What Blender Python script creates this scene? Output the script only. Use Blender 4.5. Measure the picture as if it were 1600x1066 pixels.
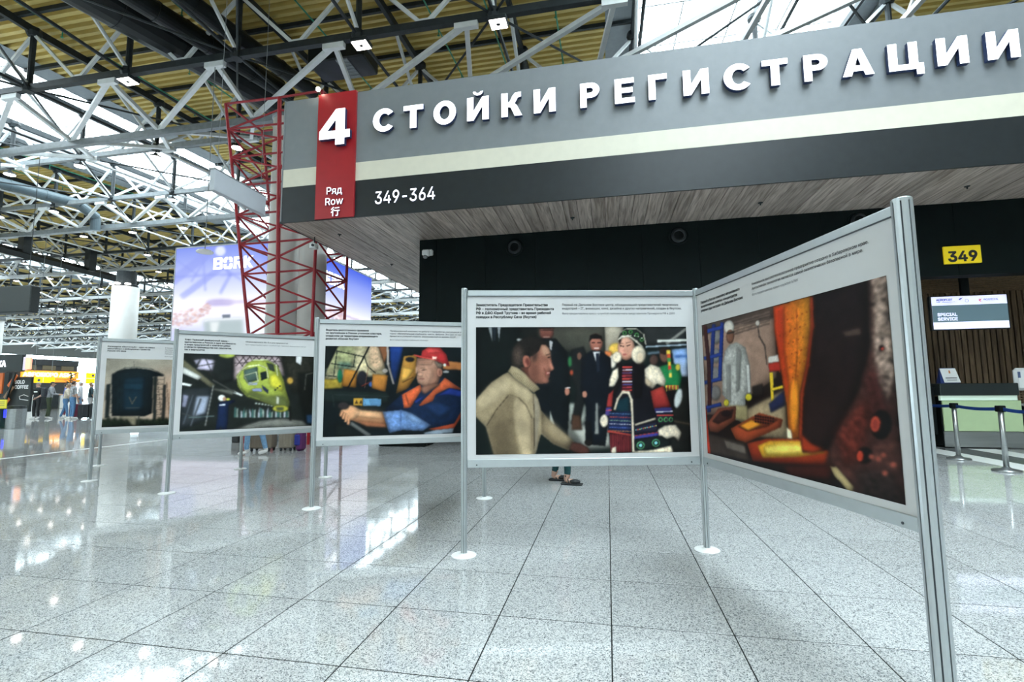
import bpy, bmesh, math, random
import numpy as np
from mathutils import Vector, Matrix

for _o in list(bpy.data.objects):
    bpy.data.objects.remove(_o)
scene = bpy.context.scene
random.seed(7)
R = math.radians

# ------------------------------------------------------------------ camera
F_PX, YAW, PITCH, ROLL, CAM_H = 757.0, R(11.05), R(5.65), R(-0.45), 1.23
_r = Vector((math.cos(YAW), math.sin(YAW), 0)); _f = Vector((-math.sin(YAW), math.cos(YAW), 0)); _u = Vector((0, 0, 1))
_f, _u = _f * math.cos(PITCH) + _u * math.sin(PITCH), -_f * math.sin(PITCH) + _u * math.cos(PITCH)
_r, _u = _r * math.cos(ROLL) + _u * math.sin(ROLL), -_r * math.sin(ROLL) + _u * math.cos(ROLL)
cam_data = bpy.data.cameras.new('camera')
cam_data.sensor_width = 36.0; cam_data.lens = F_PX / 1600 * 36.0
cam_data.clip_start = 0.05; cam_data.clip_end = 400
cam = bpy.data.objects.new('camera', cam_data); scene.collection.objects.link(cam)
cam.matrix_world = Matrix(((_r.x, _u.x, -_f.x, 0), (_r.y, _u.y, -_f.y, 0), (_r.z, _u.z, -_f.z, CAM_H), (0, 0, 0, 1)))
scene.camera = cam
CAMP = Vector((0, 0, CAM_H))
def project(p):
    d = Vector(p) - CAMP; z = d.dot(_f)
    return (800 + F_PX * d.dot(_r) / z, 533 - F_PX * d.dot(_u) / z, z)

# ------------------------------------------------------------------ sky, exposure, daylight portals
world = bpy.data.worlds.new('sky'); scene.world = world; world.use_nodes = True
bg = world.node_tree.nodes['Background']
bg.inputs[0].default_value = (0.84, 0.95, 1.0, 1); bg.inputs[1].default_value = 12.0
scene.view_settings.view_transform = 'Standard'; scene.view_settings.look = 'None'
scene.view_settings.exposure = 0.0; scene.view_settings.gamma = 1.0
scene.view_settings.use_curve_mapping = False
scene.cycles.use_denoising = True
scene.cycles.max_bounces = 7; scene.cycles.diffuse_bounces = 4; scene.cycles.transparent_max_bounces = 12
scene.cycles.sample_clamp_indirect = 8.0
SKYLIGHTS = [(1.1, 8.4), (-28.4, -21.1), (-58.0, -50.6), (-87.5, -80.1), (-117.0, -109.6)]      # x ranges of the three roof light strips
ROOF_Y0, ROOF_Y1 = -22.0, 112.0
X_END = -126.0
def portal(loc, sx, sy, rot):
    l = bpy.data.lights.new('sky_portal', 'AREA'); l.shape = 'RECTANGLE'; l.size = sx; l.size_y = sy
    l.cycles.is_portal = True
    o = bpy.data.objects.new('sky_portal', l); o.location = loc; o.rotation_euler = rot; scene.collection.objects.link(o)
for a, b in SKYLIGHTS[:3]:
    portal(((a + b) / 2, 45, 15.2), b - a, 134, (0, 0, 0))

# ------------------------------------------------------------------ materials
def lin(c):
    return tuple(((v / 255) / 12.92 if v / 255 <= 0.04045 else ((v / 255 + 0.055) / 1.055) ** 2.4) for v in c)
MATS = {}
def mat(name, col, rough=0.5, metal=0.0, var=0.08, scale=6.0, emit=0.0, bump=0.0, stretch=(1, 1, 1), spec=0.5, coat=0.0):
    """procedural material: base colour with a little noise variation, all in object space"""
    if name in MATS: return MATS[name]
    m = bpy.data.materials.new(name); m.use_nodes = True; nt = m.node_tree
    b = nt.nodes['Principled BSDF']
    b.inputs['Roughness'].default_value = rough; b.inputs['Metallic'].default_value = metal
    b.inputs['Specular IOR Level'].default_value = spec; b.inputs['Coat Weight'].default_value = coat
    tc = nt.nodes.new('ShaderNodeTexCoord'); mp = nt.nodes.new('ShaderNodeMapping'); mp.inputs['Scale'].default_value = stretch
    nz = nt.nodes.new('ShaderNodeTexNoise'); nz.inputs['Scale'].default_value = scale; nz.inputs['Detail'].default_value = 4
    nt.links.new(tc.outputs['Object'], mp.inputs[0]); nt.links.new(mp.outputs[0], nz.inputs[0])
    rp = nt.nodes.new('ShaderNodeValToRGB'); e = rp.color_ramp.elements
    e[0].position = 0.3; e[1].position = 0.7
    e[0].color = (*[max(0, c * (1 - var)) for c in col], 1); e[1].color = (*[min(1, c * (1 + var)) for c in col], 1)
    nt.links.new(nz.outputs[0], rp.inputs[0]); nt.links.new(rp.outputs[0], b.inputs['Base Color'])
    if emit:
        nt.links.new(rp.outputs[0], b.inputs['Emission Color']); b.inputs['Emission Strength'].default_value = emit
    if bump:
        bp = nt.nodes.new('ShaderNodeBump'); bp.inputs['Strength'].default_value = bump; bp.inputs['Distance'].default_value = 0.01
        nt.links.new(nz.outputs[0], bp.inputs['Height']); nt.links.new(bp.outputs[0], b.inputs['Normal'])
    MATS[name] = m
    return m

def floor_material(name, tint=1.0, rand=0.05):
    m = bpy.data.materials.new(name); m.use_nodes = True; nt = m.node_tree; b = nt.nodes['Principled BSDF']
    N = nt.nodes.new; L = nt.links.new
    g = N('ShaderNodeNewGeometry')
    v1 = N('ShaderNodeTexVoronoi'); v1.inputs['Scale'].default_value = 250; L(g.outputs['Position'], v1.inputs['Vector'])
    v2 = N('ShaderNodeTexVoronoi'); v2.inputs['Scale'].default_value = 120; L(g.outputs['Position'], v2.inputs['Vector'])
    r1 = N('ShaderNodeValToRGB'); r1.color_ramp.interpolation = 'CONSTANT'
    sx = N('ShaderNodeSeparateColor'); L(v1.outputs['Color'], sx.inputs[0]); L(sx.outputs[0], r1.inputs[0])
    e = r1.color_ramp.elements
    e[0].position = 0; e[0].color = (.12, .13, .135, 1); e[1].position = .12; e[1].color = (.34, .36, .365, 1)
    for pos, c in ((.28, .47), (.55, .57), (.85, .66)):
        x = e.new(pos); x.color = (c * tint, c * tint * 1.01, c * tint, 1)
    s2 = N('ShaderNodeSeparateColor'); L(v2.outputs['Color'], s2.inputs[0])
    r2 = N('ShaderNodeValToRGB'); r2.color_ramp.interpolation = 'CONSTANT'; e = r2.color_ramp.elements
    e[0].position = 0; e[0].color = (.62, .64, .65, 1); e[1].position = .16; e[1].color = (1, 1, 1, 1)
    L(s2.outputs[1], r2.inputs[0])
    mx = N('ShaderNodeMix'); mx.data_type = 'RGBA'; mx.blend_type = 'MULTIPLY'; mx.inputs[0].default_value = 1
    L(r1.outputs[0], mx.inputs[6]); L(r2.outputs[0], mx.inputs[7])
    oi = N('ShaderNodeObjectInfo'); mr = N('ShaderNodeMapRange'); mr.inputs['To Min'].default_value = 1 - rand; mr.inputs['To Max'].default_value = 1 + rand
    L(oi.outputs['Random'], mr.inputs[0])
    m2 = N('ShaderNodeMix'); m2.data_type = 'RGBA'; m2.blend_type = 'MULTIPLY'; m2.inputs[0].default_value = 1
    L(mx.outputs[2], m2.inputs[6]); L(mr.outputs[0], m2.inputs[7]); L(m2.outputs[2], b.inputs['Base Color'])
    nz = N('ShaderNodeTexNoise'); nz.inputs['Scale'].default_value = 1.3; L(g.outputs['Position'], nz.inputs['Vector'])
    rr = N('ShaderNodeMapRange'); rr.inputs['To Min'].default_value = .035; rr.inputs['To Max'].default_value = .07
    L(nz.outputs[0], rr.inputs[0]); L(rr.outputs[0], b.inputs['Roughness'])
    b.inputs['Specular IOR Level'].default_value = .85
    return m

def wood_material(name, dark, light, axis=1, scale=1.0, rough=.45):
    m = bpy.data.materials.new(name); m.use_nodes = True; nt = m.node_tree; b = nt.nodes['Principled BSDF']
    N = nt.nodes.new; L = nt.links.new
    g = N('ShaderNodeNewGeometry'); mp = N('ShaderNodeMapping'); s = [9 * scale] * 3; s[axis] = .55 * scale; mp.inputs['Scale'].default_value = s
    oi = N('ShaderNodeObjectInfo'); ad = N('ShaderNodeVectorMath'); ad.operation = 'ADD'
    mu = N('ShaderNodeMath'); mu.operation = 'MULTIPLY'; mu.inputs[1].default_value = 37; L(oi.outputs['Random'], mu.inputs[0])
    L(g.outputs['Position'], ad.inputs[0]); L(mu.outputs[0], ad.inputs[1]); L(ad.outputs[0], mp.inputs[0])
    nz = N('ShaderNodeTexNoise'); nz.inputs['Scale'].default_value = 2.2; nz.inputs['Detail'].default_value = 6; nz.inputs['Distortion'].default_value = .8
    L(mp.outputs[0], nz.inputs['Vector'])
    rp = N('ShaderNodeValToRGB'); e = rp.color_ramp.elements
    e[0].position = .34; e[0].color = (*dark, 1); e[1].position = .66; e[1].color = (*light, 1); L(nz.outputs[0], rp.inputs[0])
    mr = N('ShaderNodeMapRange'); mr.inputs['To Min'].default_value = .8; mr.inputs['To Max'].default_value = 1.15; L(oi.outputs['Random'], mr.inputs[0])
    m2 = N('ShaderNodeMix'); m2.data_type = 'RGBA'; m2.blend_type = 'MULTIPLY'; m2.inputs[0].default_value = 1
    L(rp.outputs[0], m2.inputs[6]); L(mr.outputs[0], m2.inputs[7]); L(m2.outputs[2], b.inputs['Base Color'])
    b.inputs['Roughness'].default_value = rough
    return m

def glass_material(name, tint=(.93, .98, 1.0), gloss=.06):
    m = bpy.data.materials.new(name); m.use_nodes = True; nt = m.node_tree; nt.nodes.clear()
    N = nt.nodes.new; o = N('ShaderNodeOutputMaterial'); mx = N('ShaderNodeMixShader'); t = N('ShaderNodeBsdfTransparent'); g = N('ShaderNodeBsdfGlossy')
    t.inputs[0].default_value = (*tint, 1); g.inputs['Roughness'].default_value = .08; mx.inputs[0].default_value = gloss
    nt.links.new(t.outputs[0], mx.inputs[1]); nt.links.new(g.outputs[0], mx.inputs[2]); nt.links.new(mx.outputs[0], o.inputs[0])
    return m

def print_material(name, emit=0.0, rough=.45):
    """ink on a print or the picture of a lit screen: colour comes from the mesh's own colour attribute"""
    m = bpy.data.materials.new(name); m.use_nodes = True; nt = m.node_tree; b = nt.nodes['Principled BSDF']
    a = nt.nodes.new('ShaderNodeAttribute'); a.attribute_name = 'Col'
    b.inputs['Roughness'].default_value = rough; b.inputs['Specular IOR Level'].default_value = .12
    if emit:
        b.inputs['Base Color'].default_value = (.02, .02, .02, 1)
        nt.links.new(a.outputs['Color'], b.inputs['Emission Color']); b.inputs['Emission Strength'].default_value = emit
    else:
        nt.links.new(a.outputs['Color'], b.inputs['Base Color'])
    return m

def glow(name, col, strength):
    m = mat(name, col, rough=.4, var=.01, emit=strength)
    return m

FLOOR = floor_material('polished_speckled_granite')
GROUT = mat('dark_tile_joint', (.022, .024, .024), .9, spec=.05)
DECK = mat('gold_corrugated_deck', (.60, .46, .15), .55, .1, var=.12, scale=.8)
STEEL_W = mat('white_painted_steel', (.74, .76, .76), .45, var=.05)
STEEL_D = mat('charcoal_painted_steel', (.028, .034, .037), .5, var=.2, spec=.25)
STEEL_F = mat('far_truss_dimmed', (.42, .43, .43), .5, var=.1)  # far copy of the white steel, with the dimmer light put into its colour
STEEL_G = mat('light_grey_box_steel', (.20, .22, .23), .45, var=.15)
DUCT = mat('black_duct_metal', (.010, .013, .014), .38, 0, var=.2, spec=.3)
DUCT_B = mat('grey_blue_duct', (.08, .11, .125), .45, .1)
CURB = mat('grey_skylight_curb', (.26, .29, .31), .6)
GREEN_PIPE = mat('green_sprinkler_pipe', (.02, .25, .15), .4)
RED = mat('red_painted_steel', (.32, .012, .022), .42, var=.1)
COLW = mat('white_column_cladding', (.70, .69, .66), .5, var=.06, scale=1.5)
ALU = mat('brushed_aluminium', (.50, .535, .545), .34, .6, var=.04, scale=14)
ALU_D = mat('groove_shadow_grey', (.08, .09, .1), .5, .4)
BOARD = mat('matt_white_board', (.63, .625, .625), .6, var=.02, spec=.2)
WHITE = mat('white_plastic', (.80, .81, .80), .4, var=.03)
INK = mat('black_ink', (.015, .018, .02), .6, var=.02)
INK_G = mat('grey_ink', (.09, .10, .11), .6, var=.02)
SIGN_G = mat('mid_grey_sign_panel', (.205, .22, .235), .45, var=.04)
SIGN_C = mat('cream_sign_stripe', (.70, .66, .54), .5, var=.03)
SIGN_D = mat('charcoal_sign_panel', (.020, .024, .027), .38, var=.1, spec=.35)
SIGN_R = mat('red_sign_panel', (.38, .012, .02), .4, var=.05)
LETTER = glow('lit_white_letter', (.93, .93, 1.0), 1.15)
LETTER_E = mat('blue_letter_edge', (.018, .035, .11), .4)
SOFFIT = wood_material('grey_brown_laminate', (.27, .21, .175), (.62, .53, .475), axis=1)
SLATW = wood_material('brown_wood_slat', (.10, .062, .034), (.26, .175, .10), axis=2)
BLACKW = mat('black_green_wall_panel', (.0035, .0075, .0075), .6, var=.15, spec=.12)
DARK = mat('dark_interior', (.006, .008, .008), .7, spec=.1)
GLASS = glass_material('skylight_glass')
PRINT = print_material('photo_print')
SCREEN = print_material('led_screen_picture', emit=1.0)
LAMP = glow('warm_white_lamp', (1.0, .92, .86), 14.0)
LAMP.cycles.emission_sampling = 'NONE'

# ------------------------------------------------------------------ mesh helpers
class MB:
    def __init__(s): s.v = []; s.f = []
    def add(s, vs, fs):
        n = len(s.v); s.v += [tuple(x) for x in vs]; s.f += [tuple(i + n for i in f) for f in fs]; return s
    def box(s, a, b):
        x0, y0, z0 = a; x1, y1, z1 = b
        return s.add([(x0, y0, z0), (x1, y0, z0), (x1, y1, z0), (x0, y1, z0), (x0, y0, z1), (x1, y0, z1), (x1, y1, z1), (x0, y1, z1)],
                     [(0, 3, 2, 1), (4, 5, 6, 7), (0, 1, 5, 4), (1, 2, 6, 5), (2, 3, 7, 6), (3, 0, 4, 7)])
    def bbox(s, a, b, c=.01):
        """box with its edges chamfered"""
        x0, y0, z0 = a; x1, y1, z1 = b
        bm = bmesh.new(); bmesh.ops.create_cube(bm, size=1)
        for v in bm.verts: v.co = Vector(((x0 + x1) / 2 + v.co.x * (x1 - x0), (y0 + y1) / 2 + v.co.y * (y1 - y0), (z0 + z1) / 2 + v.co.z * (z1 - z0)))
        bmesh.ops.bevel(bm, geom=list(bm.edges), offset=c, segments=1, affect='EDGES')
        bm.verts.index_update()
        s.add([v.co[:] for v in bm.verts], [[v.index for v in f.verts] for f in bm.faces]); bm.free(); return s
    def tube(s, p, q, r0, r1=None, n=8, cap=True, twist=0.0):
        p = Vector(p); q = Vector(q); d = (q - p).normalized(); r1 = r0 if r1 is None else r1
        a = d.cross(Vector((0, 0, 1)))
        if a.length < 1e-4: a = Vector((1, 0, 0))
        a.normalize(); b = d.cross(a); vs = []
        for c, rr in ((p, r0), (q, r1)):
            for k in range(n):
                t = 2 * math.pi * k / n + twist; vs.append(c + a * math.cos(t) * rr + b * math.sin(t) * rr)
        fs = [(k, (k + 1) % n, n + (k + 1) % n, n + k) for k in range(n)]
        if cap: fs += [tuple(range(n))[::-1], tuple(range(n, 2 * n))]
        return s.add(vs, fs)
    def beam(s, p, q, w, h):
        """rectangular bar from p to q, w across, h high"""
        p = Vector(p); q = Vector(q); d = (q - p).normalized(); a = d.cross(Vector((0, 0, 1)))
        if a.length < 1e-4: a = Vector((1, 0, 0))
        a.normalize(); b = a.cross(d); vs = []
        for c in (p, q):
            for i, j in ((-1, -1), (1, -1), (1, 1), (-1, 1)): vs.append(c + a * (i * w / 2) + b * (j * h / 2))
        return s.add(vs, [(0, 1, 2, 3), (7, 6, 5, 4), (0, 4, 5, 1), (1, 5, 6, 2), (2, 6, 7, 3), (3, 7, 4, 0)])
    def lathe(s, prof, c=(0, 0, 0), n=16, close=True):
        """profile of (r, z) turned about z"""
        vs = []; fs = []
        for r, z in prof:
            for k in range(n): t = 2 * math.pi * k / n; vs.append((c[0] + r * math.cos(t), c[1] + r * math.sin(t), c[2] + z))
        for i in range(len(prof) - 1):
            for k in range(n): fs.append((i * n + k, i * n + (k + 1) % n, (i + 1) * n + (k + 1) % n, (i + 1) * n + k))
        if close: fs += [tuple(range(n))[::-1], tuple(range((len(prof) - 1) * n, len(prof) * n))]
        return s.add(vs, fs)
    def ell(s, c, r, n=12, m=8, zmin=-1.0):
        prof = []
        for i in range(m + 1):
            t = -math.pi / 2 + math.pi * i / m
            prof.append((math.cos(t), math.sin(t)))
        vs = []; fs = []
        for a, z in prof:
            z = max(z, zmin)
            for k in range(n): t = 2 * math.pi * k / n; vs.append((c[0] + r[0] * a * math.cos(t), c[1] + r[1] * a * math.sin(t), c[2] + r[2] * z))
        for i in range(m):
            for k in range(n): fs.append((i * n + k, i * n + (k + 1) % n, (i + 1) * n + (k + 1) % n, (i + 1) * n + k))
        return s.add(vs, fs)
    def mesh(s, name):
        m = bpy.data.meshes.new(name); m.from_pydata(s.v, [], s.f); m.update(); return m

COL = scene.collection
def ob(name, data, material=None, parent=None, loc=(0, 0, 0), rot=(0, 0, 0), smooth=False, label=None, kind=None):
    if isinstance(data, MB): data = data.mesh(name)
    if material is not None and data is not None and not data.materials: data.materials.append(material)
    if smooth and data is not None:
        data.polygons.foreach_set('use_smooth', [True] * len(data.polygons))
    o = bpy.data.objects.new(name, data); COL.objects.link(o); o.location = loc; o.rotation_euler = rot
    if parent is not None: o.parent = parent
    if label: o['label'] = label
    if kind: o['kind'] = kind
    return o
def tag(o, label, cat=None, group=None, kind=None):
    o['label'] = label
    if cat: o['category'] = cat
    if group: o['group'] = group
    if kind: o['kind'] = kind
    return o
def thing(name, label, cat, loc=(0, 0, 0), rz=0.0, group=None, kind=None):
    return tag(ob(name, None, loc=loc, rot=(0, 0, rz)), label, cat, group, kind)

try:                                                        # the interface face that ships with Blender
    import os
    FONT = bpy.data.fonts.load(os.path.join(bpy.utils.system_resource('DATAFILES'), 'fonts', 'Inter.woff2'))
except Exception:
    FONT = None
from mathutils.geometry import delaunay_2d_cdt
def text_mesh(body, size, offset=0.0, extrude=0.0, res=2, align='LEFT', line=1.0, own=True):
    """lettering: outlines of the text, filled by winding number so that overlapping strokes and counters come out right"""
    c = bpy.data.curves.new('t', 'FONT'); c.body = body; c.size = 1.0
    c.fill_mode = 'NONE'; c.resolution_u = res; c.align_x = align; c.space_line = line
    if FONT and own: c.font = FONT
    o = bpy.data.objects.new('t', c); COL.objects.link(o)
    dg = bpy.context.evaluated_depsgraph_get()
    m = bpy.data.meshes.new_from_object(o.evaluated_get(dg)); bpy.data.objects.remove(o); bpy.data.curves.remove(c)
    nxt = {}
    for e in m.edges: a, b = e.vertices; nxt.setdefault(a, []).append(b); nxt.setdefault(b, []).append(a)
    V = [v.co.xy.copy() for v in m.vertices]; seen = set(); loops = []
    for a in range(len(V)):
        if a in seen or len(nxt.get(a, ())) != 2: continue
        lp = [a]; seen.add(a); cur = a + 1 if a + 1 in nxt[a] else nxt[a][0]
        while cur not in seen:
            lp.append(cur); seen.add(cur)
            k = [q for q in nxt[cur] if q not in seen]
            if not k: break
            cur = k[0]
        if len(lp) > 2: loops.append([V[q] for q in lp])
    bpy.data.meshes.remove(m)
    boxes = [(min(p.x for p in l), max(p.x for p in l), min(p.y for p in l), max(p.y for p in l)) for l in loops]
    groups = []
    for i, b in enumerate(boxes):                           # loops whose boxes overlap belong to one character
        hit = [g for g in groups if any(not (b[1] < boxes[q][0] or b[0] > boxes[q][1] or b[3] < boxes[q][2] or b[2] > boxes[q][3]) for q in g)]
        ng = [i]
        for g in hit: ng += g; groups.remove(g)
        groups.append(ng)
    def wind(p, ls):
        w = 0
        for l in ls:
            for a, b in zip(l, l[1:] + l[:1]):
                if (a.y <= p.y) != (b.y <= p.y):
                    t = (p.y - a.y) / (b.y - a.y)
                    if a.x + t * (b.x - a.x) > p.x: w += 1 if b.y > a.y else -1
        return w
    out = MB()
    for g in groups:
        ls = [loops[q] for q in g]; vs = []; es = []
        if offset:                                          # heavier weight: push every outline outwards
            ar = [sum(a.x * b.y - b.x * a.y for a, b in zip(l, l[1:] + l[:1])) for l in ls]
            sg = 1 if max(ar, key=abs) > 0 else -1; of = offset / size; nl = []
            for l in ls:
                q = []
                for k in range(len(l)):
                    t = (l[(k + 1) % len(l)] - l[k]).normalized() + (l[k] - l[k - 1]).normalized()
                    t = t.normalized() if t.length > 1e-6 else Vector((1, 0))
                    q.append(l[k] + Vector((t.y, -t.x)) * of * sg)
                nl.append(q)
            ls = nl
        for l in ls:
            n = len(vs); vs += l; es += [(n + k, n + (k + 1) % len(l)) for k in range(len(l))]
        cv, _e, cf = delaunay_2d_cdt(vs, es, [], 0, 1e-5)[:3]
        tri = []
        for f in cf:
            p = sum((cv[k] for k in f), Vector((0, 0))) / len(f)
            if wind(p, ls): tri.append(f)
        zf = extrude
        out.add([(p.x * size, p.y * size, zf) for p in cv], [tuple(f) if (cv[f[1]] - cv[f[0]]).cross(cv[f[2]] - cv[f[0]]) > 0 else tuple(f)[::-1] for f in tri])
        if extrude:
            for l in ls:
                n = len(l)
                out.add([(p.x * size, p.y * size, z) for z in (-extrude, extrude) for p in l], [(k, (k + 1) % n, n + (k + 1) % n, n + k) for k in range(n)])
    return out.mesh('lettering')
def glyph_mesh(loops, depth):
    """solid letter from closed outlines (holes by even-odd), front face towards -Z of the glyph plane"""
    c = bpy.data.curves.new('g', 'CURVE'); c.dimensions = '2D'; c.fill_mode = 'BOTH'; c.extrude = depth / 2
    for lp in loops:
        sp = c.splines.new('POLY'); sp.points.add(len(lp) - 1)
        for p, (x, y) in zip(sp.points, lp): p.co = (x, y, 0, 1)
        sp.use_cyclic_u = True
    o = bpy.data.objects.new('g', c); COL.objects.link(o)
    dg = bpy.context.evaluated_depsgraph_get()
    m = bpy.data.meshes.new_from_object(o.evaluated_get(dg)); bpy.data.objects.remove(o); bpy.data.curves.remove(c)
    m.polygons.foreach_set('use_smooth', [False] * len(m.polygons)); m.materials.clear(); m.update()
    return m

# ================================================================== THE HALL
# ------------------------------------------------------------------ floor: grout bed, 300 nearest tiles one by one, the rest joined
floor = ob('floor', MB().add([(-128, -24, -.0012), (36, -24, -.0012), (36, 114, -.0012), (-128, 114, -.0012)], [(0, 1, 2, 3)]), GROUT)
tag(floor, 'polished speckled grey granite floor of the terminal hall', kind='structure')
TX0, TY0, TS, TG = -0.012, 3.91, 0.6, 0.0034
cells = []
for i in range(-72, 26):
    for j in range(-12, 80):
        x = TX0 + TS * (i + .5); y = TY0 + TS * (j + .5)
        px, py, z = project((x, y, 0))
        seen = z > .35 and -120 < px < 1720 and py < 1240
        cells.append((z if seen else 900 + abs(x) + abs(y), i, j))
cells.sort()
tile_mesh = MB()
h = TS / 2 - TG
tile_mesh.add([(-h, -h, -.02), (h, -h, -.02), (h, h, -.02), (-h, h, -.02), (-h, -h, -.0006), (h, -h, -.0006), (h, h, -.0006), (-h, h, -.0006),
               (-h + .001, -h + .001, 0), (h - .001, -h + .001, 0), (h - .001, h - .001, 0), (-h + .001, h - .001, 0)],
              [(0, 1, 5, 4), (1, 2, 6, 5), (2, 3, 7, 6), (3, 0, 4, 7), (4, 5, 9, 8), (5, 6, 10, 9), (6, 7, 11, 10), (7, 4, 8, 11), (8, 9, 10, 11)])
tile_data = tile_mesh.mesh('tile'); tile_data.materials.append(FLOOR)
far = MB()
for n, (z, i, j) in enumerate(cells):
    x = TX0 + TS * (i + .5); y = TY0 + TS * (j + .5)
    if n < 300 and z < 900:
        ob('tile', tile_data, None, floor, (x, y, 0))
    else:
        far.add([(x - h, y - h, 0), (x + h, y - h, 0), (x + h, y + h, 0), (x - h, y + h, 0)], [(0, 1, 2, 3)])
x0 = TX0 - 72 * TS; x1 = TX0 + 26 * TS; y0 = TY0 - 12 * TS; y1 = TY0 + 80 * TS
far.add([(-128, -24, -.0004), (x0, -24, -.0004), (x0, 114, -.0004), (-128, 114, -.0004)], [(0, 1, 2, 3)]).add([(x0, y1, -.0004), (36, y1, -.0004), (36, 114, -.0004), (x0, 114, -.0004)], [(0, 1, 2, 3)])
far.add([(x1, y0, -.0004), (36, y0, -.0004), (36, y1, -.0004), (x1, y1, -.0004)], [(0, 1, 2, 3)]).add([(x0, -24, -.0004), (36, -24, -.0004), (36, y0, -.0004), (x0, y0, -.0004)], [(0, 1, 2, 3)])
ob('tile_field', far, FLOOR, floor, kind='stuff')
# inlaid stripes
ob('inlay_strip', MB().box((-11.25, 5, -.01), (-11.12, 26, .0015)), WHITE, floor, label='thin white inlaid floor line')
ob('inlay_strip', MB().box((5.86, 6.6, -.01), (6.30, 12.2, .0015)), WHITE, floor, label='white floor band by the desk')
ob('inlay_strip', MB().box((6.30, 6.6, -.01), (6.84, 11.1, .0015)), mat('dark_floor_band', (.05, .055, .06), .15), floor, label='dark floor band by the desk')
ob('inlay_strip', MB().box((6.84, 6.6, -.01), (7.30, 11.1, .0015)), WHITE, floor, label='white floor band by the desk')

# ------------------------------------------------------------------ outer walls
WALLM = mat('dark_grey_wall', (.13, .14, .145), .7)
WALLL = mat('pale_wall', (.62, .63, .62), .7)
def wall(name, boxes, m, label):
    mb = MB()
    for a, b in boxes: mb.box(a, b)
    return tag(ob(name, mb, m), label, kind='structure')
wall('wall_left', [((X_END - .4, -22, 9.6), (X_END, 112, 16)), ((X_END - .4, -22, 0), (X_END, 20, 9.6))], WALLM, 'dark far end wall of the hall with a bright window band')
wall('wall_back', [((X_END, 112, 0), (34, 112.4, 16))], WALLM, 'dark long wall at the back of the hall')
wall('wall_right', [((34, -22, 0), (34.4, 112, 16))], WALLL, 'pale wall beyond the desks')
wall('wall_front', [((X_END, -22.4, 0), (34, -22, 16))], WALLL, 'pale wall behind the viewer')
w2 = tag(ob('window_1', None), 'bright white window in the far end wall', kind='structure')
for k in range(23):
    y = 20 + 4 * k
    ob('pane', MB().box((X_END - .21, y + .06, .02), (X_END - .19, y + 3.94, 9.55)), GLASS, w2)
    ob('mullion', MB().box((X_END - .3, y - .06, 0), (X_END - .05, y + .06, 9.6)), STEEL_W, w2)

# ------------------------------------------------------------------ roof
def zb(y): return 11.0 + .06 * (min(max(y, 11.5), 25) - 11.5)
def zt(y): return zb(y) + 1.94
def zd(y): return zt(y) + .28
XS = [-18.07 + 3.85 * i for i in range(-28, 8)]
YS = [11.5 + 4.5 * j for j in range(-2, 22)]
SKY_E = sorted(SKYLIGHTS)
BAND = .85
deck_x = []; prev = X_END
for a, b in SKY_E:
    deck_x.append((prev, a)); prev = b
deck_x.append((prev, 34.0))
ceiling = tag(ob('ceiling', None), 'gold corrugated metal roof deck with dark purlins', kind='structure')
ypts = []
y = ROOF_Y0
while y < ROOF_Y1:
    for dy, dz in ((0, 0), (.13, 0), (.16, .13), (.27, .13)): ypts.append((y + dy, dz))
    y += .30
for a, b in deck_x:
    vs = []; fs = []
    for k, (y, dz) in enumerate(ypts):
        vs += [(a, y, zd(y) + dz), (b, y, zd(y) + dz)]
        if k: fs.append((2 * k - 2, 2 * k - 1, 2 * k + 1, 2 * k))
    ob('deck_sheet', MB().add(vs, fs), DECK, ceiling)
farp = MB()
for k in range(60):
    y = -20.5 + 2.25 * k
    if y > 110: break
    for a, b in deck_x:
        if 8 < y < 34 and a < 5: ob('purlin', MB().beam((a, y, zd(y) - .07), (b, y, zd(y) - .07), .09, .14), STEEL_D, ceiling)
        else: farp.beam((a, y, zd(y) - .07), (b, y, zd(y) - .07), .09, .14)
ob('purlin_field', farp, STEEL_D, ceiling, kind='stuff')

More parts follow.
